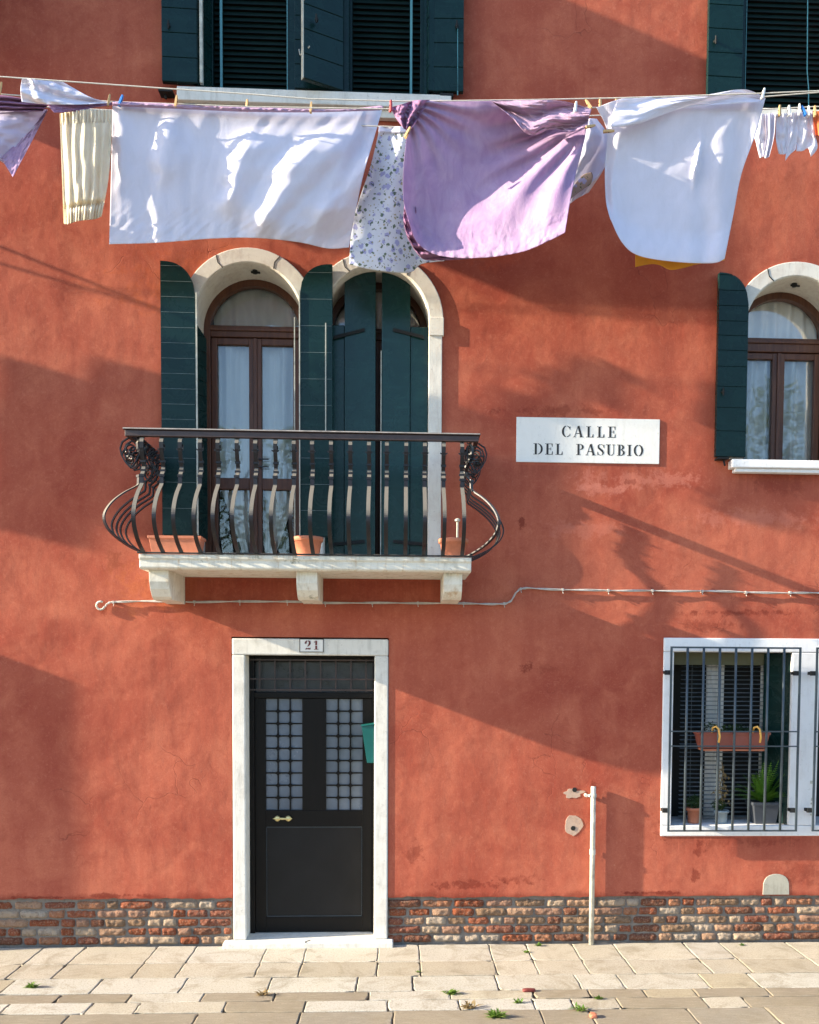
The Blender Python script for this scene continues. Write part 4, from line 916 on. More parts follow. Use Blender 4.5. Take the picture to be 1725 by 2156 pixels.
# street sign
ax, bx_, = P(1088, 924, -.02).x, P(1390, 928, -.02).x; zt_ = P(1239, 879.5, -.02).z; zb_ = P(1239, 974, -.02).z
ss = empty('street_sign', ((ax+bx_)/2, 0, zb_), 'white rectangular street name plaque reading CALLE DEL PASUBIO on the red wall', 'sign')
m = MB(); m.box(ax, bx_, -.0085, 0.001, zb_, zt_); m.build('plaque', M['sign'], ss, .002)
m = MB(); H = P(1239, 896, -.02).z-P(1239, 919.5, -.02).z
text(m, 'CALLE', P(1184, 908, -.02).x, P(1299, 908, -.02).x, P(1239, 920, -.02).z, H, -.0095, -.008)
m.build('lettering', M['ink'], ss); m = MB()
text(m, 'DEL', P(1124, 945, -.02).x, P(1187, 945, -.02).x, P(1155, 956.5, -.02).z, H, -.0095, -.008)
m.build('lettering', M['ink'], ss); m = MB()
text(m, 'PASUBIO', P(1214, 945, -.02).x, P(1356, 945, -.02).x, P(1285, 958.5, -.02).z, H, -.0095, -.008)
m.build('lettering', M['ink'], ss)

# ================================================================== GROUND FLOOR WINDOW
m = MB(); F0, F1, FB, FT = wf; xm0, xm1 = w1[1], w2[0]
zB, zT_ = (w1[2]+w2[2])/2, (w1[3]+w2[3])/2
F0 -= .0; F1 = w2[1]+.1
m.box(F0, w1[0], -.0095, .24, zB, zT_); m.box(xm0, xm1, -.0095, .24, zB, zT_); m.box(w2[1], F1, -.0095, .24, zB, zT_)
m.box(F0, F1, -.0105, .24, zT_+.0015, FT); m.box(F0, F1, -.0105, .24, FB, zB-.0015)
gw = m.build('barred_window', M['window_stone'], house, .007); gw['label'] = 'ground floor window with white stone surround, iron bars and grey slatted blind'
m = MB(); m.box(F0, F1, .45, .47, FB, FT); m.build('interior', M['black'], gw)
m = MB(); m.box(F0, F1, .24, .45, FB-.01, zB-.002); m.build('inner_sill', M['window_stone'], gw)
m = MB(); m.box(F0, F1, .24, .45, zT_+.001, FT); m.build('inner_lintel', M['window_stone'], gw)
m = MB(); a = RC(1440, 1375, 1612, 1398, .26); m.box(w1[0]+.005, w1[1]-.005, .24, .30, zT_-.10, zT_-.001); m.build('blind_box', M['olive'], gw)
bx0, bx1 = P(1432, 1500, .3).x, P(1616, 1500, .3).x
blind(gw, bx0, bx1, zB+.01, zT_-.1, .29, M['slat'], .0352, 12, .030)
m = MB()
for a in (.12, .45, .8): m.tube([(bx0+(bx1-bx0)*a, .275, zB), (bx0+(bx1-bx0)*a, .275, zT_-.1)], .0015, 4)
m.build('blind_cord', M['slat'], gw)
curtain(gw, P(1486, 1500, .38).x, P(1524, 1500, .38).x, zB, zT_-.05, .38, 2, .012, 3)
curtain(gw, P(1600, 1500, .38).x, P(1612, 1500, .38).x, zB, zT_-.05, .38, 1, .01, 3)
g1 = shutter('shutter', gw, w1[0]+.002, zB+.004, zT_-.004, .02, .20, 1, 72, M['green'], planks=None)
g2 = shutter('shutter', gw, w1[1]-.002, zB+.004, zT_-.004, .02, .25, -1, -58, M['green'], planks=None)
g3 = shutter('shutter', gw, w2[0]+.002, zB+.004, zT_-.004, .02, .20, 1, 72, M['green'], planks=None)
def grille(x0, x1, z0, z1, zm, nb, parent=gw):
    y = -.085; m = MB()
    m.box(x0-.008, x0+.008, y-.006, y+.006, z0, z1); m.box(x1-.008, x1+.008, y-.006, y+.006, z0, z1)
    m.box(x0+.009, x1-.009, y-.006, y+.006, z1-.014, z1); m.box(x0+.009, x1-.009, y-.006, y+.006, z0, z0+.012)
    for z in zm: m.box(x0-.0, x1, y-.018, y-.0075, z-.005, z+.005)
    fr = m.build('grille', M['grille'], parent)
    for i in range(nb):
        x = x0+(x1-x0)*(i+1)/(nb+1); b = MB(); b.tube([(x, y, z0+.006), (x, y, z1-.007)], .0105, 8); b.build('bar', M['grille'], fr, smooth=True)
    for x in (x0, x1):
        for fz in (.115, .86):
            b = MB(); z = z0+(z1-z0)*fz; sx = -1 if x == x0 else -1; b.box(x-.045, x-.009, y+.0, y+.02, z-.018, z+.018); b.box(x-.045, x-.030, y+.02, -.02, z-.012, z+.012); b.build('grille_anchor', M['black'], fr)
    return fr
gy = -.085
ga = RC(1411, 1362, 1681, 1751, gy); gz = [P(1550, 1540, gy).z, P(1550, 1571, gy).z]
fr1 = grille(ga[0], ga[1], ga[2], ga[3], gz, 7)
gb = P(1718, 1500, gy).x; grille(gb, gb+(ga[1]-ga[0]), ga[2], ga[3], gz, 7)
m = MB()
for px, py in ((1709, 1647), (1711, 1683), (1712, 1797-55)): q = P(px, py, -.02); m.box(q.x-.01, q.x+.01, -.024, -.0205, q.z-.012, q.z+.012)
for px, py in ((1709, 1760-68), (1708, 1715)): q = P(px, py, -.02); m.tube([q, q+Vector((0, -.01, 0))], .008, 7)
m.build('old_fixing', M['edge'], gw)

# ================================================================== PLANT HELPERS
def fronds(m, c, n, length, droop, width, seg=9, spread=1.0, leaflets=True, seed=1):
    rg = random.Random(seed)
    for i in range(n):
        az = rg.uniform(0, 6.283); el = rg.uniform(.5, 1.45)*1.0; L = length*rg.uniform(.55, 1.1); p = Vector(c)
        d = Vector((math.cos(az)*math.cos(el)*spread, math.sin(az)*math.cos(el)*spread*.6, math.sin(el))).normalized(); pts = [p.copy()]
        for s in range(seg): p = p+d*L/seg; d = (d+Vector((0, 0, -droop/seg))).normalized(); pts.append(p.copy())
        sd_ = d.cross(Vector((0, 0, 1))); sd_ = sd_.normalized() if sd_.length > 1e-3 else Vector((1, 0, 0))
        m.tube(pts, .0012, 3, False)
        if leaflets:
            for k in range(1, seg*2):
                f = k/(seg*2); i0_ = int(f*seg); q = pts[i0_].lerp(pts[min(i0_+1, seg)], f*seg-i0_)
                wl = width*math.sin(math.pi*min(.96, f+.06))**.7; tn = (pts[min(i0_+1, seg)]-pts[i0_]).normalized()
                for sg in (-1, 1):
                    t_ = q+sd_*sg*wl+tn*wl*.5+Vector((0, 0, -wl*.15)); b1 = q-tn*.0035; b2 = q+tn*.0035
                    m.F([m.V(b1), m.V(b2), m.V(t_+tn*.001), m.V(t_-tn*.002)])
def leaves(m, c, rx, ry, rz_, n, size, seed=1, shape=None):
    rg = random.Random(seed)
    for i in range(n):
        while True:
            v = Vector((rg.uniform(-1, 1), rg.uniform(-1, 1), rg.uniform(-1, 1)))
            if v.length <= 1: break
        p = Vector(c)+Vector((v.x*rx, v.y*ry, v.z*rz_)); a = Vector((rg.uniform(-1, 1), rg.uniform(-1, 1), rg.uniform(-.6, 1))).normalized(); b = a.cross(Vector((rg.uniform(-1, 1), rg.uniform(-1, 1), .3))).normalized(); s = size*rg.uniform(.6, 1.3)
        m.F([m.V(p-a*s), m.V(p+b*s*.38), m.V(p+a*s), m.V(p-b*s*.38)])
def pot(name, cx, cy, z0, r0, r1, h, mat, label, cat='flower pot', group=None, rim=.012, square=False):
    t = empty(name, (cx, cy, z0), label, cat, group); m = MB()
    if square:
        def sq(r, z): return [(cx-r, cy-r*.8, z), (cx+r, cy-r*.8, z), (cx+r, cy+r*.8, z), (cx-r, cy+r*.8, z)]
        L = [sq(r0, z0), sq(r1, z0+h*.86), sq(r1+.01, z0+h*.86), sq(r1+.01, z0+h), sq(r1-.01, z0+h), sq(r1-.014, z0+h-.02)]
        vs = [[m.V(p) for p in l] for l in L]
        for i in range(len(vs)-1):
            for k in range(4): m.F([vs[i][k], vs[i][(k+1) % 4], vs[i+1][(k+1) % 4], vs[i+1][k]])
        m.F(vs[0][::-1]); m.F(vs[-1])
    else: m.lathe([(r0*.6, 0), (r0, 0), (r0+.002, .006), (r1-.004, h*.8), (r1-.002, h*.8), (r1+rim*.6, h*.81), (r1+rim*.8, h*.97), (r1+rim*.4, h), (r1-.006, h), (r1-.01, h-.015), (.01, h-.018)], (cx, cy, z0), 26)
    m.build('pot_body', mat, t, smooth=not square, bevel=.003 if square else 0)
    m = MB(); m.lathe([(r1-.012, h-.022), (r1*.6, h-.012), (.006, h-.010)], (cx, cy, z0), 16); m.build('soil', M['soil'], t, smooth=True)
    return t
# balcony pots
bz = sz1
q = P(649, 1130, -.34); pot('flower_pot', q.x, -.34, bz, .075, .103, .165, M['terra'], 'empty terracotta pot in the middle of the balcony floor', group='terracotta pots on the balcony')
q = P(955, 1130, -.3); pr = pot('flower_pot', q.x, -.30, bz, .075, .103, .17, M['terra'], 'terracotta pot with a stick at the right end of the balcony', group='terracotta pots on the balcony')
m = MB(); m.tube([(q.x+.03, -.30, bz+.15), (q.x+.03, -.30, bz+.30)], .008, 6); m.lathe([(.006, 0), (.02, .008), (.02, .022), (.005, .03)], (q.x+.03, -.30, bz+.295), 10); m.build('stick', M['edge'], pr)
a = P(317, 1140, -.35); b = P(425, 1140, -.35); t = empty('window_box', ((a.x+b.x)/2, -.32, bz), 'long empty terracotta planter at the left end of the balcony floor', 'planter'); zt_ = P(370, 1130, -.35).z
def trough(t, xa, xb, y0, y1, z0, z1, mat, nm='trough'):
    m = MB(); k = .02
    def sq(i, z, e=0): return [(xa+i-e, y0+i*.6-e, z), (xb-i+e, y0+i*.6-e, z), (xb-i+e, y1-i*.6+e, z), (xa+i-e, y1-i*.6+e, z)]
    L = [sq(k*1.2, z0), sq(0, z1-.02), sq(0, z1-.02, .008), sq(0, z1, .008), sq(0, z1, -.008), sq(.004, z1-.03, -.008)]
    vs = [[m.V(p) for p in l] for l in L]
    for i in range(len(vs)-1):
        for kk in range(4): m.F([vs[i][kk], vs[i][(kk+1) % 4], vs[i+1][(kk+1) % 4], vs[i+1][kk]])
    m.F(vs[0][::-1]); m.F(vs[-1]); m.build(nm, mat, t, .003)
trough(t, a.x, b.x, -.40, -.24, bz, zt_, M['terra'])
# window ledge pots
zl = zB
q = P(1462, 1725, .1); tp = pot('potted_plant', q.x, .12, zl, .042, .052, .125, M['terra'], 'small terracotta pot with a low bushy plant, left on the barred window ledge', 'potted plant', 'plants on the window ledge')
m = MB(); leaves(m, (q.x, .12, zl+.17), .065, .05, .06, 240, .014, 5); m.tube([(q.x, .12, zl+.11), (q.x, .12, zl+.2)], .003, 4); m.build('foliage', M['leaf_dark'], tp)
q = P(1520, 1725, .1); tp = pot('potted_plant', q.x, .12, zl, .045, .055, .105, M['blue_pot'], 'grey blue pot with a tall withered stem on the barred window ledge', 'potted plant', 'plants on the window ledge')
m = MB(); top_ = P(1524, 1605, .1).z; pts = [(q.x+.012*math.sin(i*.7), .12, zl+.1+(top_-zl-.1)*i/14) for i in range(15)]; m.tube(pts, .0035, 5)
rg = random.Random(8)
for i in range(46):
    k = rg.randint(1, 12); p = Vector(pts[k]); e = p+Vector((rg.uniform(-.05, .05), rg.uniform(-.03, .03), rg.uniform(-.03, .03))); m.tube([p, e], .0012, 3)
    for s in range(2): m.F([m.V(e), m.V(e+Vector((rg.uniform(-.02, .02), 0, -.01))), m.V(e+Vector((rg.uniform(-.02, .02), .01, -.025)))])
m.build('stem', M['dry'], tp)
m = MB(); leaves(m, (q.x-.02, .12, zl+.15), .06, .05, .05, 120, .016, 9); m.build('foliage', M['leaf_dark'], tp)
q = P(1609, 1725, .1); tp = pot('potted_plant', q.x, .13, zl, .085, .105, .175, M['grey_pot'], 'large square grey pot with a bright green fern on the barred window ledge', 'potted plant', 'plants on the window ledge', square=True)
m = MB(); fronds(m, (q.x, .13, zl+.16), 74, .27, .9, .042, 9, 1.0, True, 4); fronds(m, (q.x+.01, .13, zl+.17), 18, .36, .25, .038, 9, .4, True, 9); m.build('foliage', M['leaf'], tp)
# hanging planter on the grille
a = P(1468, 1545, gy+.1); b = P(1614, 1545, gy+.1)
t = empty('hanging_planter', ((a.x+b.x)/2, .0, gz[1]), 'terracotta plastic planter hung on the window bars by yellow hooks', 'planter')
zc = P(1540, 1541, .0).z; zd = P(1540, 1578, .0).z
trough(t, a.x, b.x, -.055, .09, zd+.012, zc, M['planter']); m = MB(); m.box(a.x+.03, b.x-.02, -.06, .09, zd-.008, zd+.008); m.build('drip_tray', M['terra'], t, .004)
m = MB(); m.box(a.x+.015, b.x-.015, -.04, .075, zc-.03, zc-.018); m.build('soil', M['soil'], t)
m = MB(); leaves(m, ((a.x+b.x)/2+.04, .02, zc+.015), .2, .05, .045, 300, .014, 12); leaves(m, (a.x+.12, .02, zc+.03), .06, .04, .05, 90, .013, 13); m.build('foliage', M['leaf_dark'], t)
for px in (1507, 1593):
    q = P(px, 1545, gy); m = MB(); pts = [Vector((q.x-.022, gy+.02, gz[0]-.01)), Vector((q.x-.02, gy-.0, gz[0]+.03)), Vector((q.x-.005, gy-.03, gz[0]+.04)), Vector((q.x+.01, gy-.045, gz[0]+.02)), Vector((q.x+.018, gy-.05, gz[0]-.04)), Vector((q.x+.012, gy-.045, gz[0]-.085))]
    m.tube(pts, .0085, 8); m.build('hook', M['hook'], t, smooth=True)

# ================================================================== PIPE AND CABLE
a = P(1250, 1656, -.036); b = G(1253, 1992); 
t = empty('drain_pipe', (a.x, -.036, 0), 'thin white pipe standing against the wall from the paving, cut off at the top', 'pipe')
m = MB(); m.tube([(a.x, -.036, .0), (a.x, -.036, a.z-.01), (a.x, -.036, a.z)], [.0205, .0205, .019], 14); m.build('pipe_tube', M['white_paint'], t, smooth=True)
m = MB(); z = P(1250, 1795, -.06).z; m.tube([(a.x, -.036, z-.02), (a.x, -.036, z+.02)], .024, 14); m.build('pipe_joint', M['white_paint'], t)
m = MB(); z = P(1250, 1676, -.06).z; m.tube([(a.x, -.036, z-.014), (a.x, -.036, z+.014)], .0255, 14); m.tube([(a.x-.02, -.036, z), (a.x-.036, -.045, z)], .011, 8); m.tube([(a.x-.055, -.036, z), (a.x-.055, 0, z)], .014, 8); m.build('pipe_clamp', M['white_paint'], t)
cp = [(210, 1276), (204, 1274), (203, 1269), (208, 1266), (216, 1267), (223, 1272), (221, 1281), (214, 1284), (206, 1281)]
pts = [P(218, 1284, -.02), P(208, 1283, -.02), P(203, 1276, -.02), P(206, 1268, -.02), P(214, 1267, -.025), P(218, 1270, -.02)]
hook_p = [P(212+9*math.cos(R(a)), 1275+8.5*math.sin(R(a)), -.022) for a in range(-60, -330, -30)]
line = [(220, 1279), (226, 1271), (234, 1267.5), (300, 1265.5), (409, 1267.5), (505, 1266.5), (605, 1266.7), (685, 1269.6), (784, 1269.8), (880, 1269.6), (976, 1270.4), (1040, 1271.8), (1066, 1271), (1077, 1265), (1086, 1249), (1095, 1240), (1110, 1238), (1185, 1241.7), (1281, 1243.4), (1374, 1244), (1479, 1245), (1571, 1247), (1664, 1248), (1725, 1249), (1850, 1251)]
t = empty('cable', P(210, 1276, 0), 'pale twisted cable clipped along the wall under the balcony, ending in a loop', 'cable')
def dens(pp, Y, n=6):
    o = []
    for i in range(len(pp)-1):
        for k in range(n): f = k/n; o.append(P(pp[i][0]*(1-f)+pp[i+1][0]*f, pp[i][1]*(1-f)+pp[i+1][1]*f, Y))
    o.append(P(*pp[-1], Y)); return o
L = dens(line, -.022); m = MB()
for ph in (0, math.pi):
    m.tube([p+Vector((0, .005*math.cos(i*.55+ph), .0045*math.sin(i*.55+ph)+.006*noise.noise((p.x*2.2, 0, 1)))) for i, p in enumerate(L)], .0048, 6)
m.build('twisted_wire', M['cable'], t, smooth=True)
m = MB(); m.tube(hook_p+[P(221, 1277, -.022)], .0085, 8); m.build('loop_end', M['white_paint'], t, smooth=True)
for px, py in ((239, 1268), (409, 1267.5), (505, 1266.5), (605, 1266.7), (685, 1269.6), (784, 1270), (880, 1269.6), (976, 1270.4), (1062, 1271), (1097, 1240), (1185, 1241.7), (1281, 1243.4), (1374, 1244), (1479, 1245), (1571, 1247.5), (1664, 1248)):
    q = P(px, py, -.02); m = MB(); m.box(q.x-.007, q.x+.007, -.034, 0, q.z-.010, q.z+.010); m.tube([q+Vector((0, .01, -.005)), q+Vector((.003, -.012, -.03))], .003, 5); m.build('cable_clip', M['cable'], t)

# ================================================================== LAUNDRY
YA, YB, YC = -.75, -.60, -.42
lineA = [(-900, 60), (-400, 125), (0, 161), (336, 185), (526, 198), (655, 208), (850, 213), (1105, 210), (1300, 206), (1583, 197), (1725, 191), (2300, 160)]
lineB = [(-900, 120), (-400, 160), (0, 198), (240, 214), (520, 224), (800, 229), (1000, 231), (1256, 226), (1450, 217), (1612, 203), (1725, 194), (2300, 150)]
lineC = [(-900, 170), (-300, 205), (0, 220), (240, 232), (500, 255), (840, 267), (1100, 252), (1250, 243), (1605, 230), (1725, 224), (2300, 200)]
for L_, Y, lab in ((lineA, YA, 'highest clothesline, sagging under the purple sheet'), (lineB, YB, 'middle clothesline holding the wide white sheet'), (lineC, YC, 'lowest clothesline nearest the wall, carrying the small white garments')):
    m = MB(); m.tube(dens(L_, Y, 3), .0042, 6); tag(m.build('clothesline', M['rope'], smooth=True, loc=P(*L_[0], Y)), lab, 'clothesline', 'clotheslines across the facade')
for px in (-900, 2300):
    m = MB(); q = P(px, 110 if px < 0 else 170, YB); m.tube([(q.x, -.9, q.z), (q.x, 0.01, q.z)], .012, 8); m.tube([(q.x, -.5, q.z), (q.x, 0.01, q.z-.4)], .009, 8); m.build('line_bracket', M['iron'], house)
def resample(pts, n):
    pts = [Vector((p[0], p[1])) for p in pts]
    # Catmull-Rom then arc length
    fine = []
    for i in range(len(pts)-1):
        p0, p1, p2, p3 = pts[max(i-1, 0)], pts[i], pts[i+1], pts[min(i+2, len(pts)-1)]
        for k in range(12):
            t = k/12; fine.append(0.5*((2*p1)+(-p0+p2)*t+(2*p0-5*p1+4*p2-p3)*t*t+(-p0+3*p1-3*p2+p3)*t**3))
    fine.append(pts[-1]); d = [0]
    for i in range(1, len(fine)): d.append(d[-1]+(fine[i]-fine[i-1]).length)
    out = []; j = 0
    for i in range(n+1):
        s = d[-1]*i/n
        while j < len(d)-2 and d[j+1] < s: j += 1
        f = (s-d[j])/max(1e-9, d[j+1]-d[j]); out.append(fine[j].lerp(fine[j+1], f))
    return out
def cloth(name, top, right, bottom, left, Y, fold, mat, parent=None, nu=110, nv=90, thick=.0012):
    T, B = resample(top, nu), resample(bottom, nu); L_, R_ = resample(left, nv), resample(right, nv)
    m = MB(); g_ = []
    for j in range(nv+1):
        v = j/nv; row = []
        for i in range(nu+1):
            u = i/nu
            p = T[i]*(1-v)+B[i]*v+L_[j]*(1-u)+R_[j]*u-(T[0]*(1-u)*(1-v)+T[-1]*u*(1-v)+B[0]*(1-u)*v+B[-1]*u*v)
            row.append(m.V(P(p.x, p.y, Y+fold(u, v, None))))
        g_.append(row)
    for j in range(nv):
        for i in range(nu): m.F([g_[j][i], g_[j][i+1], g_[j+1][i+1], g_[j+1][i]])
    o = m.build(name, mat, parent, smooth=True, loc=None if parent else P(top[0][0], top[0][1], Y))
    s = o.modifiers.new('solidify', 'SOLIDIFY'); s.thickness = thick; s.offset = 0
    return o
def N(x, y, z=0): return noise.noise((x, y, z))
def ridge(s, c, w): return math.exp(-((s-c)/w)**2)
def saw(s, c, w):   # slow return to the right of a steep sun-facing left flank: toward camera is negative y
    d = (s-c)/w
    return -math.exp(-d*d) if d < 0 else -math.exp(-(d*.5)**2)
def f_sheet(u, v, q):
    s = u+.40*v*(.15+.85*smoothstep(.2, .8, u))-.06*v*v; a = smoothstep(0, .12, v); y = 0
    for c, w, A, v0, v1 in ((.045, .02, .018, -.1, .6), (.215, .040, .055, .02, .55), (.30, .05, .012, .2, 1.2), (.60, .065, .08, .10, .80), (.80, .06, .05, .3, .9), (.90, .08, .10, .10, .98), (1.06, .04, .03, .5, 1.1), (1.17, .07, .11, .05, .85)):
        wob = c+.025*N(v*2.5, c*9, 2)+.012*N(v*9, c*5, 4)
        y += A*saw(s, wob, w*(1+.5*N(v*4, c*7, 7)))*smoothstep(v0, v0+.22, v)*(1-.8*smoothstep(v1-.15, v1+.1, v))
    y += .010*N(s*16, v*2.2, 5)*a + .006*N((u+v*.6)*34, v*9, 8)*smoothstep(.6, 1, v)
    y += .20*u - .05*math.sin(v*3)*u + .05*smoothstep(.93, 1, u+.1*v)
    return y
sh = cloth('white_bed_sheet', [(237, 221), (420, 229), (520, 233), (660, 234), (804, 230)], [(806, 228), (785, 300), (765, 370), (750, 440), (735, 521)], [(230, 514), (330, 511), (450, 502), (540, 501), (630, 510), (690, 523), (735, 521)], [(237, 221), (234, 360), (230, 514)], YB, f_sheet, M['white'], nu=220, nv=130)
tag(sh, 'wide white bed sheet with a pink hem, widest piece on the clothesline', 'bed sheet')
def f_hem(u, v, q): return -.02+.012*N(u*60, v*3, 3)-.02*math.sin(v*3.14)+.16*u
cloth('hem', [(237, 213), (520, 224), (700, 230), (802, 222)], [(802, 222), (808, 225), (800, 232)], [(237, 223), (420, 231), (520, 235), (660, 236), (800, 232)], [(237, 213), (237, 223)], YB-.012, f_hem, M['pink'], sh, 200, 10)
# lilac pillowcase at the left edge
def f_pil(u, v, q): return .10*u+.03*math.sin(u*6+v*2)+.012*N(u*7, v*9, 1)-.06*ridge(u, .98, .1)*v
pc = cloth('pillowcase', [(-120, 225), (0, 231), (96, 231)], [(100, 230), (62, 300), (26, 371)], [(-130, 340), (-60, 335), (0, 338), (26, 371)], [(-120, 225), (-125, 290), (-130, 340)], YB, f_pil, M['pale'], None, 70, 60)
tag(pc, 'pale lilac pillowcase cut off by the left edge, purple hem', 'pillowcase')
cloth('hem', [(-120, 192), (0, 200), (46, 206), (98, 212)], [(98, 212), (100, 222), (90, 234)], [(-120, 226), (0, 233), (50, 234), (90, 234)], [(-120, 192), (-120, 226)], YB-.02, lambda u, v, q: .014*N(u*9, v*22, 3)+.018*math.sin(v*20+u*4)-.02+.09*u, M['lilac_dark'], pc, 80, 30)
cloth('hem', [(99, 231), (101, 231)], [(101, 231), (64, 303), (27, 373)], [(2, 332), (14, 352), (27, 373)], [(99, 231), (50, 285), (2, 332)], YB-.006, lambda u, v, q: .09-.05*u*v+.01*N(u*8, v*12, 5), M['lilac'], pc, 30, 60)
# white cloth folded over the upper line
wc = cloth('folded_cloth', [(46, 165), (100, 168), (131, 171)], [(131, 171), (160, 188), (195, 206), (236, 216)], [(46, 214), (100, 220), (170, 221), (236, 218)], [(46, 165), (43, 190), (46, 214)], YA, lambda u, v, q: .10*u+.02*math.sin(v*9-u*7)+.012*N(u*8, v*8, 2)-.03*ridge(u, .25, .08), M['white'], None, 70, 40)
tag(wc, 'small white cloth folded over the line beside the lilac pillowcase', 'cloth')
cloth('lining', [(98, 217), (160, 219), (236, 217)], [(236, 217), (236, 219), (235, 221)], [(114, 237), (160, 234), (200, 226), (235, 221)], [(98, 217), (106, 228), (114, 237)], YA+.03, lambda u, v, q: .09*u+.01*N(u*9, v*6, 2), M['lilac_dark'], wc, 40, 12)
# cream slip
def f_cr(u, v, q):
    g0 = math.sin(u*34+2*N(v*1.4, u*3, 4)+.6*math.sin(v*5))*(.006+.005*abs(2*u-1))*smoothstep(.03, .15, v)
    return g0+.012*N(u*12, v*4, 6)-.05*math.sin(math.pi*u)+(.008*math.sin(u*90) if v > .86 or v < .12 else 0)+.03*ridge(v, .86, .03)-.03*math.sin(v*3.1)
cr = cloth('cream_slip', [(126, 239), (160, 232), (195, 230), (236, 231)], [(236, 231), (234, 300), (228, 380), (214, 455)], [(134, 470), (142, 472), (165, 465), (200, 461), (214, 455)], [(126, 239), (128, 300), (131, 380), (134, 470)], YB-.04, f_cr, M['cream'], None, 120, 90)
tag(cr, 'cream slip with gathered waist and frilled hem hanging beside the wide white sheet', 'garment')
# floral sheet
fl = cloth('floral_sheet', [(800, 268), (845, 268), (900, 262)], [(900, 262), (905, 400), (925, 500), (938, 549)], [(735, 556), (780, 567), (840, 574), (868, 572), (885, 557), (910, 552), (938, 549)], [(800, 268), (780, 350), (745, 460), (735, 556)], YC, lambda u, v, q: .025*math.sin(u*8+v*2)+.015*N(u*5, v*6, 3)+.04*v, M['floral'], None, 70, 80)
tag(fl, 'long white floral sheet with blue and green sprigs behind the purple sheet', 'bed sheet')
cloth('hem', [(798, 266), (845, 266), (900, 260)], [(900, 260), (900, 272)], [(797, 277), (845, 278), (900, 272)], [(798, 266), (797, 277)], YC-.008, lambda u, v, q: .025*math.sin(u*8)-.008, M['white'], fl, 30, 6)
# purple sheet
def f_pu(u, v, q):
    ub = .80-.48*smoothstep(.06, .88, v)+.05*N(v*5, 2, 3)
    sh_ = .20*u+.045*math.sin(math.pi*min(1, u/ub)); lt_ = .20*ub-.42*(u-ub)
    k = smoothstep(ub-.07, ub+.05, u); a = (sh_*(1-k)+lt_*k)*(.35+.65*smoothstep(0, .2, v))
    th1 = math.atan2(v+.02, u+.02); r1_ = math.hypot(u, v); th2 = math.atan2(v-.1, 1.03-u); r2 = math.hypot(1-u, v-.1)
    y = a + .026*math.sin(th1*24)*math.exp(-r1_*3.4)*smoothstep(0, .1, r1_)
    y += .034*math.sin(th2*17+.8+.8*N(u*3, v*3, 1))*smoothstep(.08, .3, r2)*math.exp(-((r2-.4)/.4)**2)*smoothstep(.45, .75, u+v*.25)
    y += (.010*N(u*22, v*13, 4)+.006*N(u*45, v*40, 2))*smoothstep(.68, 1, v) + .008*N(u*6, v*6, 9)-.06*smoothstep(.88, 1, v)
    return y - .02
pu = cloth('purple_bed_sheet', [(846, 226), (900, 211), (1000, 212), (1100, 212), (1180, 214), (1240, 232)], [(1240, 232), (1232, 290), (1212, 370), (1200, 430), (1190, 490)], [(862, 470), (880, 512), (925, 538), (1010, 543), (1100, 530), (1160, 505), (1190, 490)], [(846, 226), (856, 280), (850, 350), (850, 420), (862, 470)], YA, f_pu, M['lilac'], None, 160, 140)
tag(pu, 'large purple bed sheet bunched over the line and billowing towards the wall', 'bed sheet')
cloth('folded_flap', [(1030, 211), (1100, 211), (1180, 212), (1246, 229)], [(1246, 229), (1240, 250), (1238, 264)], [(1036, 214), (1075, 245), (1115, 284), (1160, 272), (1205, 276), (1238, 264)], [(1030, 211), (1033, 212), (1036, 214)], YA-.05, lambda u, v, q: .035*math.sin(v*9+u*8)+.02*N(u*9, v*12, 3)+.02*N(u*26, v*20, 6)*smoothstep(.6, 1, v)-.03*u, M['pink'], pu, 90, 60)
cloth('folded_flap', [(822, 226), (850, 218), (875, 211), (905, 210)], [(905, 210), (890, 235), (862, 278)], [(850, 270), (857, 275), (862, 278)], [(822, 226), (835, 250), (850, 270)], YA-.04, lambda u, v, q: .03*math.sin(u*14+v*4)+.02*N(u*9, v*9, 2), M['lilac_dark'], pu, 60, 50)
cloth('gathered_edge', [(852, 430), (875, 430)], [(875, 430), (885, 490), (905, 520), (990, 545)], [(858, 500), (880, 535), (905, 548), (990, 545)], [(852, 430), (850, 465), (858, 500)], YA+.06, lambda u, v, q: .025*math.sin(v*30+u*9)+.02*N(u*14, v*14, 2)+.1*v, M['lilac_dark'], pu, 60, 70)
# white patterned cloth behind
fb = cloth('floral_pillowcase', [(1212, 262), (1235, 250), (1257, 250)], [(1257, 250), (1284, 292), (1277, 345), (1240, 405)], [(1190, 425), (1198, 430), (1215, 418), (1240, 405)], [(1212, 262), (1205, 340), (1190, 425)], YC-.05, lambda u, v, q: .03*math.sin(u*7+v*6)+.015*N(u*6, v*8, 3)+.05*u, M['white'], None, 50, 60)
tag(fb, 'white pillowcase with a brown printed corner between purple sheet and big white cloth', 'pillowcase')
cloth('printed_lining', [(1200, 402), (1225, 370), (1246, 362)], [(1246, 362), (1249, 372), (1244, 388)], [(1197, 424), (1215, 408), (1244, 388)], [(1200, 402), (1198, 412), (1197, 424)], YC-.10, lambda u, v, q: .02*u, M['brown_print'], fb, 24, 18)
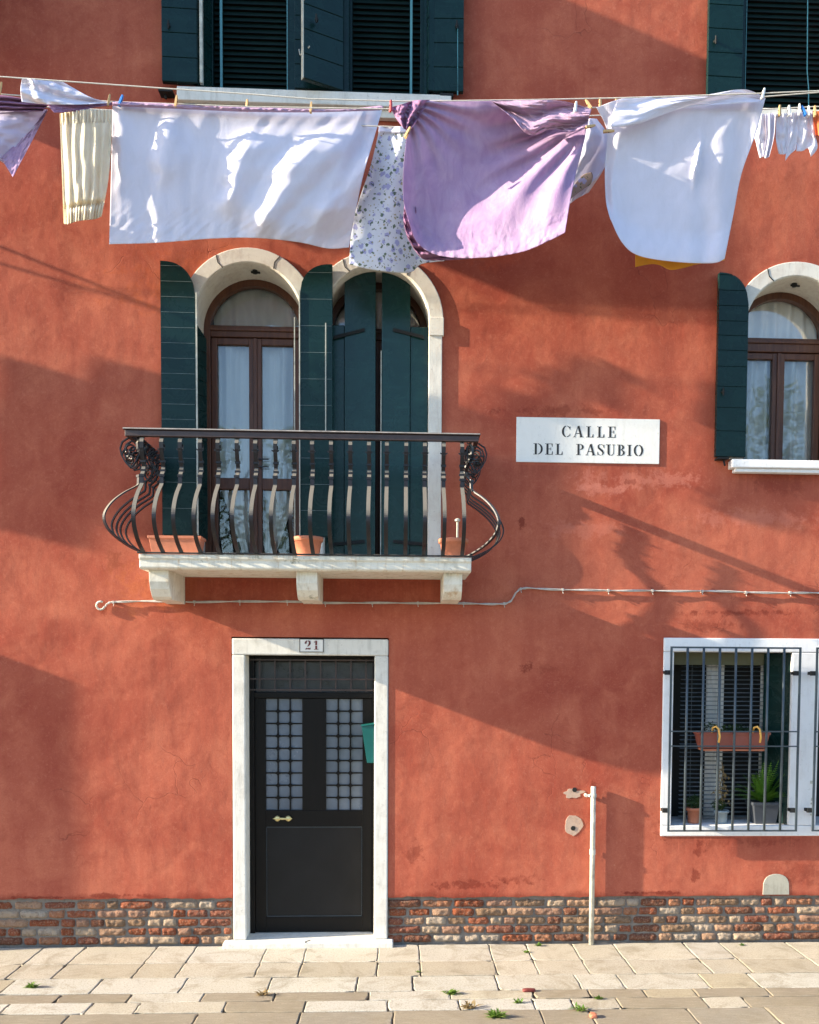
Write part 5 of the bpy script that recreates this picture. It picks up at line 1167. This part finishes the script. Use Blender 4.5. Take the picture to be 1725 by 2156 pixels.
# big white cloth
def f_bw(u, v, q):
    y = .14*u+.06*math.sin(math.pi*v)*(1-u)+.06*(1-smoothstep(0, .10+.04*N(v*4, 1, 1), u))*(.5+.5*v)
    y += .02*N(u*3+v*2, v*2, 3)+.016*math.sin((u-.25*v)*24)*smoothstep(.55, .95, u)*smoothstep(.05, .3, v)
    y += .004*N(u*12+v*8, v*5, 5)-.05*smoothstep(.8, 1, v)
    y -= .05*ridge(u-.12*v, .62, .018)*ridge(v, .42, .1)
    return y
bw = cloth('white_tablecloth', [(1256, 226), (1320, 205), (1400, 204), (1500, 200), (1562, 190), (1590, 200), (1612, 207)], [(1612, 207), (1592, 280), (1562, 365), (1545, 450), (1526, 545)], [(1285, 460), (1310, 510), (1345, 538), (1420, 551), (1500, 554), (1526, 545)], [(1256, 226), (1278, 275), (1274, 350), (1276, 420), (1285, 460)], YA, f_bw, M['white'], None, 140, 130)
tag(bw, 'big white cloth blowing diagonally, right of the purple sheet', 'cloth')
cloth('folded_flap', [(1300, 212), (1380, 203), (1480, 200), (1566, 188), (1612, 206)], [(1612, 206), (1608, 210), (1602, 214)], [(1288, 268), (1340, 262), (1400, 240), (1450, 225), (1530, 219), (1602, 214)], [(1300, 212), (1290, 240), (1288, 268)], YA-.035, lambda u, v, q: .14*u+.02*math.sin(v*5+u*6)+.012*N(u*8, v*6, 3)-.02, M['white'], bw, 90, 40)
oc = cloth('mustard_cloth', [(1338, 520), (1400, 520), (1460, 520), (1532, 500)], [(1532, 500), (1530, 525), (1526, 548)], [(1339, 562), (1370, 556), (1390, 558), (1412, 568), (1440, 564), (1470, 556), (1526, 548)], [(1338, 520), (1338, 562)], YA+.17, lambda u, v, q: .02*math.sin(u*9)+.01*N(u*5, v*4), M['orange'], None, 60, 20)
tag(oc, 'mustard yellow cloth showing below the big white cloth', 'cloth')
# little garments
def small(name, pts4, lab, cat, mat='white', Y=YC-.05, k=1.0, grp='small white laundry at the right'):
    o = cloth(name, *pts4, Y, lambda u, v, q: .006*math.sin(u*7*k+v*2)+.012*N(u*4, v*5, k)+.02*v, M[mat], None, 30, 40); tag(o, lab, cat, grp); return o
o = small('undershorts', ([(1592, 236), (1612, 240)], [(1612, 240), (1611, 262), (1614, 300), (1616, 322)], [(1600, 333), (1607, 330), (1616, 322)], [(1592, 236), (1587, 280), (1592, 300), (1600, 333)]), 'white drawers with two pointed legs, leftmost small garment beside the big white cloth', 'underwear')
cloth('trouser_leg', [(1612, 240), (1634, 236)], [(1634, 236), (1632, 275), (1628, 300), (1620, 330)], [(1607, 330), (1613, 333), (1620, 330)], [(1612, 240), (1612, 262), (1613, 290), (1607, 330)], YC-.06, lambda u, v, q: .014*math.sin(u*11)+.02*v, M['white'], o, 24, 40)
small('vest', ([(1636, 237), (1648, 239), (1658, 238)], [(1658, 238), (1658, 280), (1657, 322)], [(1640, 324), (1650, 325), (1657, 322)], [(1636, 237), (1634, 290), (1640, 324)]), 'narrow white vest hanging straight, second small garment from the big white cloth', 'vest', k=.8)
small('handkerchief', ([(1659, 238), (1670, 237), (1682, 236)], [(1682, 236), (1681, 280), (1676, 315)], [(1654, 338), (1664, 325), (1676, 315)], [(1659, 238), (1657, 290), (1654, 338)]), 'white handkerchief with one long pointed corner', 'handkerchief', k=1.3)
small('undershirt', ([(1683, 236), (1697, 235), (1712, 234)], [(1712, 234), (1716, 280), (1722, 310), (1708, 330)], [(1677, 318), (1690, 318), (1702, 312), (1708, 330)], [(1683, 236), (1680, 280), (1677, 318)]), 'white undershirt with curled hem beside the coral strap', 'undershirt', k=1.6)
o = cloth('coral_garment', [(1711, 234), (1735, 233)], [(1735, 233), (1735, 285)], [(1718, 285), (1735, 290)], [(1711, 234), (1714, 260), (1718, 285)], YC-.07, lambda u, v, q: .012*math.sin(u*9), M['coral'], None, 12, 20); tag(o, 'coral orange garment at the right edge of the line', 'garment')
# unseen sheets added farther left, outside the frame, to shade this wall
def shade_sheet(px0, px1, py0, py1, Y, mat, lab, cat='bed sheet'):
    o = cloth(cat.replace(' ', '_'), [(px0, py0), ((px0+px1)/2, py0+6), (px1, py0+8)], [(px1, py0+8), (px1-8, (py0+py1)/2), (px1-14, py1)], [(px0-8, py1-6), ((px0+px1)/2, py1-14), (px1-14, py1)], [(px0, py0), (px0-4, (py0+py1)/2), (px0-8, py1-6)], Y, lambda u, v, q: .03*math.sin(u*16+v)+.015*N(u*6, v*4, px0), M[mat], None, 60, 40); tag(o, lab, cat); return o
shade_sheet(-1500, -900, 158, 575, YB, 'pale', 'unseen pale sheet added left of the frame to shade the wall')
shade_sheet(-1110, -397, 128, 750, -.70, 'white', 'unseen long white sheet added left of the frame to shade the wall')

# pegs
def peg(px, py, Y, mat, lab, tilt=0, first=[None]):
    q = P(px, py, Y)
    key = mat
    if first[0] is None: first[0] = {}
    if key not in first[0]:
        t = empty('clothes_peg', q, lab, 'clothes peg', 'clothes pegs on the lines')
        for sgn in (-1, 1):
            m = MB(); m.m = Matrix.Rotation(sgn*R(5), 4, 'X'); m.prism([(-.007, -.035), (.007, -.035), (.0075, .02), (.005, .042), (-.005, .042), (-.0075, .02)], sgn*.006-.004, sgn*.006+.004)
            BASE[t.name] = Vector((0, 0, 0)); o = m.build('peg_half', M[mat], t, .0015)
        m = MB(); m.tube([(-.010, 0, .004), (.010, 0, .004)], .004, 7); m.build('spring', M['iron'], t)
        first[0][key] = t
    else:
        src = first[0][key]; t = src.copy(); col.objects.link(t)
        for ch in list(src.children): c = ch.copy(); col.objects.link(c); c.parent = t
        t['label'] = lab
    t.location = q; t.rotation_euler = (R(random.uniform(-8, 8)), R(tilt), R(random.uniform(-25, 25)))
for px, py, Y, mt, lab, tl in (
 (1, 186, YB-.02, 'peg', 'wooden peg at the left edge above the lilac pillowcase', 10), (229, 212, YB-.03, 'peg', 'wooden peg just left of the blue peg', 10),
 (254, 213, YB-.04, 'peg_blue', 'blue plastic peg on the top left corner of the wide white sheet', 25), (371, 214, YB-.02, 'peg', 'wooden peg on the wide white sheet nearest the blue peg', 8),
 (520, 223, YB+.05, 'peg', 'wooden peg at the middle of the wide white sheet', 8), (655, 227, YB+.07, 'peg', 'wooden peg right of the middle of the wide white sheet', 5),
 (823, 224, YA-.06, 'peg_red', 'red peg on the left tip of the purple sheet', 2), (858, 280, YA-.10, 'peg', 'wooden peg pinching the left gather of the purple sheet', 30),
 (1212, 226, YA-.09, 'peg_white', 'white peg on the folded flap of the purple sheet', 10), (1240, 220, YB-.02, 'peg', 'tilted wooden peg right of the purple sheet top', -30),
 (1264, 219, YB-.02, 'peg', 'wooden peg on the top left corner of the big white cloth', 0), (1298, 218, YB-.02, 'peg', 'upright wooden peg half behind the top edge of the big white cloth', 0),
 (1242, 266, YA-.10, 'peg', 'wooden peg pinching the right gather of the purple sheet', 70), (1281, 276, YA-.06, 'peg', 'wooden peg pinching the left edge of the big white cloth', 90),
 (1607, 198, YA-.0, 'peg_white', 'white peg at the top right corner of the big white cloth', 15), (1642, 234, YC-.07, 'peg', 'wooden peg on the narrow white vest', 0), (1662, 234, YC-.07, 'peg_white', 'white peg on the white handkerchief', 0),
 (1683, 231, YC-.08, 'peg_white', 'tall white peg between handkerchief and undershirt', 3), (1693, 234, YC-.08, 'peg_blue', 'blue peg on the white undershirt', -20), (1703, 235, YC-.08, 'peg_white', 'white peg on the right of the undershirt', 0), (1716, 235, YC-.1, 'peg', 'wooden peg on the coral garment', 0)):
    peg(px, py, Y, mt, lab, tl)

# ================================================================== WEEDS, DEBRIS
def weed(px, py, s, mat, lab, seed, n=26):
    q = G(px, py); m = MB(); rg = random.Random(seed)
    for i in range(n):
        az = rg.uniform(0, 6.283); L_ = s*rg.uniform(.4, 1.1); d = Vector((math.cos(az), math.sin(az)*.5, rg.uniform(.25, 1.1))).normalized(); sd_ = d.cross(Vector((0, 0, 1))).normalized(); b = q+Vector((rg.uniform(-.4, .4)*s, rg.uniform(-.15, .15)*s, 0))
        a1 = b+d*L_*.5; a2 = b+d*L_-Vector((0, 0, L_*.25)); w = .0045+s*.03
        m.F([m.V(b-sd_*w*.3), m.V(b+sd_*w*.3), m.V(a1+sd_*w), m.V(a1-sd_*w)]); m.F([m.V(a1-sd_*w), m.V(a1+sd_*w), m.V(a2)])
    tag(m.build('weed', M[mat], loc=q), lab, 'weed', 'weeds in the paving joints')
for i, w in enumerate(((68, 2080, .07, 'weed', 'yellow green weed in the paving joint near the left edge', 50), (881, 2048, .025, 'weed', 'tiny weed in the joint right below the doorstep corner', 16), (1108, 2006, .04, 'weed', 'small weed close to the wall left of the pipe', 22), (1134, 1992, .045, 'weed', 'weed sprouting at the wall foot left of the pipe', 30),
 (950, 2094, .07, 'weed', 'flat branching weed in the joint nearest the middle of the paving', 40), (990, 2124, .09, 'dry', 'dry brown weed beside the largest green tuft', 30), (1045, 2143, .085, 'weed', 'largest bright green tuft at the bottom of the paving', 80), (1090, 2112, .05, 'weed', 'low strip of weed right of the dry brown weed', 26),
 (1262, 2104, .05, 'weed', 'green weed left of the pale paving stone at right', 36), (1222, 2128, .07, 'weed', 'green tuft just above the orange brick rubble', 46), (1562, 1991, .035, 'weed', 'small weed at the wall foot under the barred window', 18), (555, 2096, .07, 'dry', 'dry straw weed in the joint below the doorstep', 26))):
    weed(*w[:4], w[4], 50+i, w[5])
def chunk(px, py, sx, sy, sz, mat, lab, seed, nm='brick_fragment'):
    q = G(px, py); m = MB(); bm = m.bm; bmesh.ops.create_icosphere(bm, subdivisions=2, radius=1)
    for v in bm.verts:
        k = 1+.25*noise.noise(v.co*1.6+Vector((seed, 0, 0))); c = v.co*k; v.co = Vector((max(-.8, min(.8, c.x))*sx, max(-.8, min(.8, c.y))*sy, max(-.7, min(.7, c.z))*sz))+q+Vector((0, 0, sz*.6))
    tag(m.build(nm, mat, loc=q), lab, 'brick fragment')
chunk(1114, 2088, .055, .022, .016, M['red_ink'], 'dark red brick fragment lying flat on the paving', 1)
chunk(1249, 2142, .03, .035, .02, M['terra'], 'orange brick rubble in the joint at the bottom edge', 4)

# ================================================================== TREES across the way (seen as reflections)
def tree(x, y, h, seed, lab):
    rg = random.Random(seed); t = empty('tree', (x, y, 0), lab, 'tree', 'trees across the way'); m = MB()
    m.tube([(x, y, 0), (x+.2, y, h*.3), (x+.1, y+.2, h*.55), (x, y, h*.85)], [.28, .2, .14, .04], 10)
    for i in range(9):
        a = rg.uniform(0, 6.28); z = h*rg.uniform(.35, .7); m.tube([(x, y, z), (x+math.cos(a)*h*.14, y+math.sin(a)*h*.14, z+h*.1), (x+math.cos(a)*h*.24, y+math.sin(a)*h*.24, z+h*.2)], [.08, .05, .02], 6)
    m.build('trunk', M['bark'], t); m = MB()
    for i in range(46):
        a = rg.uniform(0, 6.28); rr_ = rg.uniform(.1, 1)*h*.27; z = h*rg.uniform(.12, 1.0); k = rr_*(1.15-abs(z/h-.62)*1.6)
        leaves(m, (x+math.cos(a)*k, y+math.sin(a)*k, z), h*.09, h*.09, h*.075, 110, .13, rg.random())
    m.build('crown', M['crown'], t)
for i_, (tx, ty, th) in enumerate(((-14, -28, 10.5), (-8, -30, 12), (-2.5, -28, 11), (3.5, -30, 12.5), (9, -28, 11.5), (15, -30, 13), (21, -28, 12))):
    tree(tx, ty, th, i_+1, 'broad green tree across the way, number %s from the left of seven in a row' % ('one', 'two', 'three', 'four', 'five', 'six', 'seven')[i_])
shade_box = MB(); bxr = P(-110, 0).x; shade_box.box(bxr-1.4, bxr, -.80, -.001, P(0, -10).z, P(0, -560).z); bv = shade_box.build('shade_bay', M['plaster'], house, .01)  # unseen bay added left of the frame to shade the upper wall
shade_box = MB(); shade_box.box(bxr-1.2, bxr-.02, -.52, -.001, P(0, 95).z, P(0, -10).z-.001); shade_box.build('shade_bay_base', M['stone'], bv, .01)
shade_box = MB(); shade_box.box(bxr-1.2, bxr-.2, -.815, -.8005, P(0, -80).z, P(0, -450).z); shade_box.build('pane', M['glass'], bv)  # glass on the added shade bay
# unseen off-frame block added to shade the lower left of the wall
m = MB(); zb_ = P(0, 1405).z; bxx = P(175, 1700).x-3.7; m.prism_x([(-.5, 0), (-.5, zb_+1.25), (0, zb_+1.25), (0, 0)], bxx-.5, bxx); m.build('shade_block', M['plaster'], house, .01)
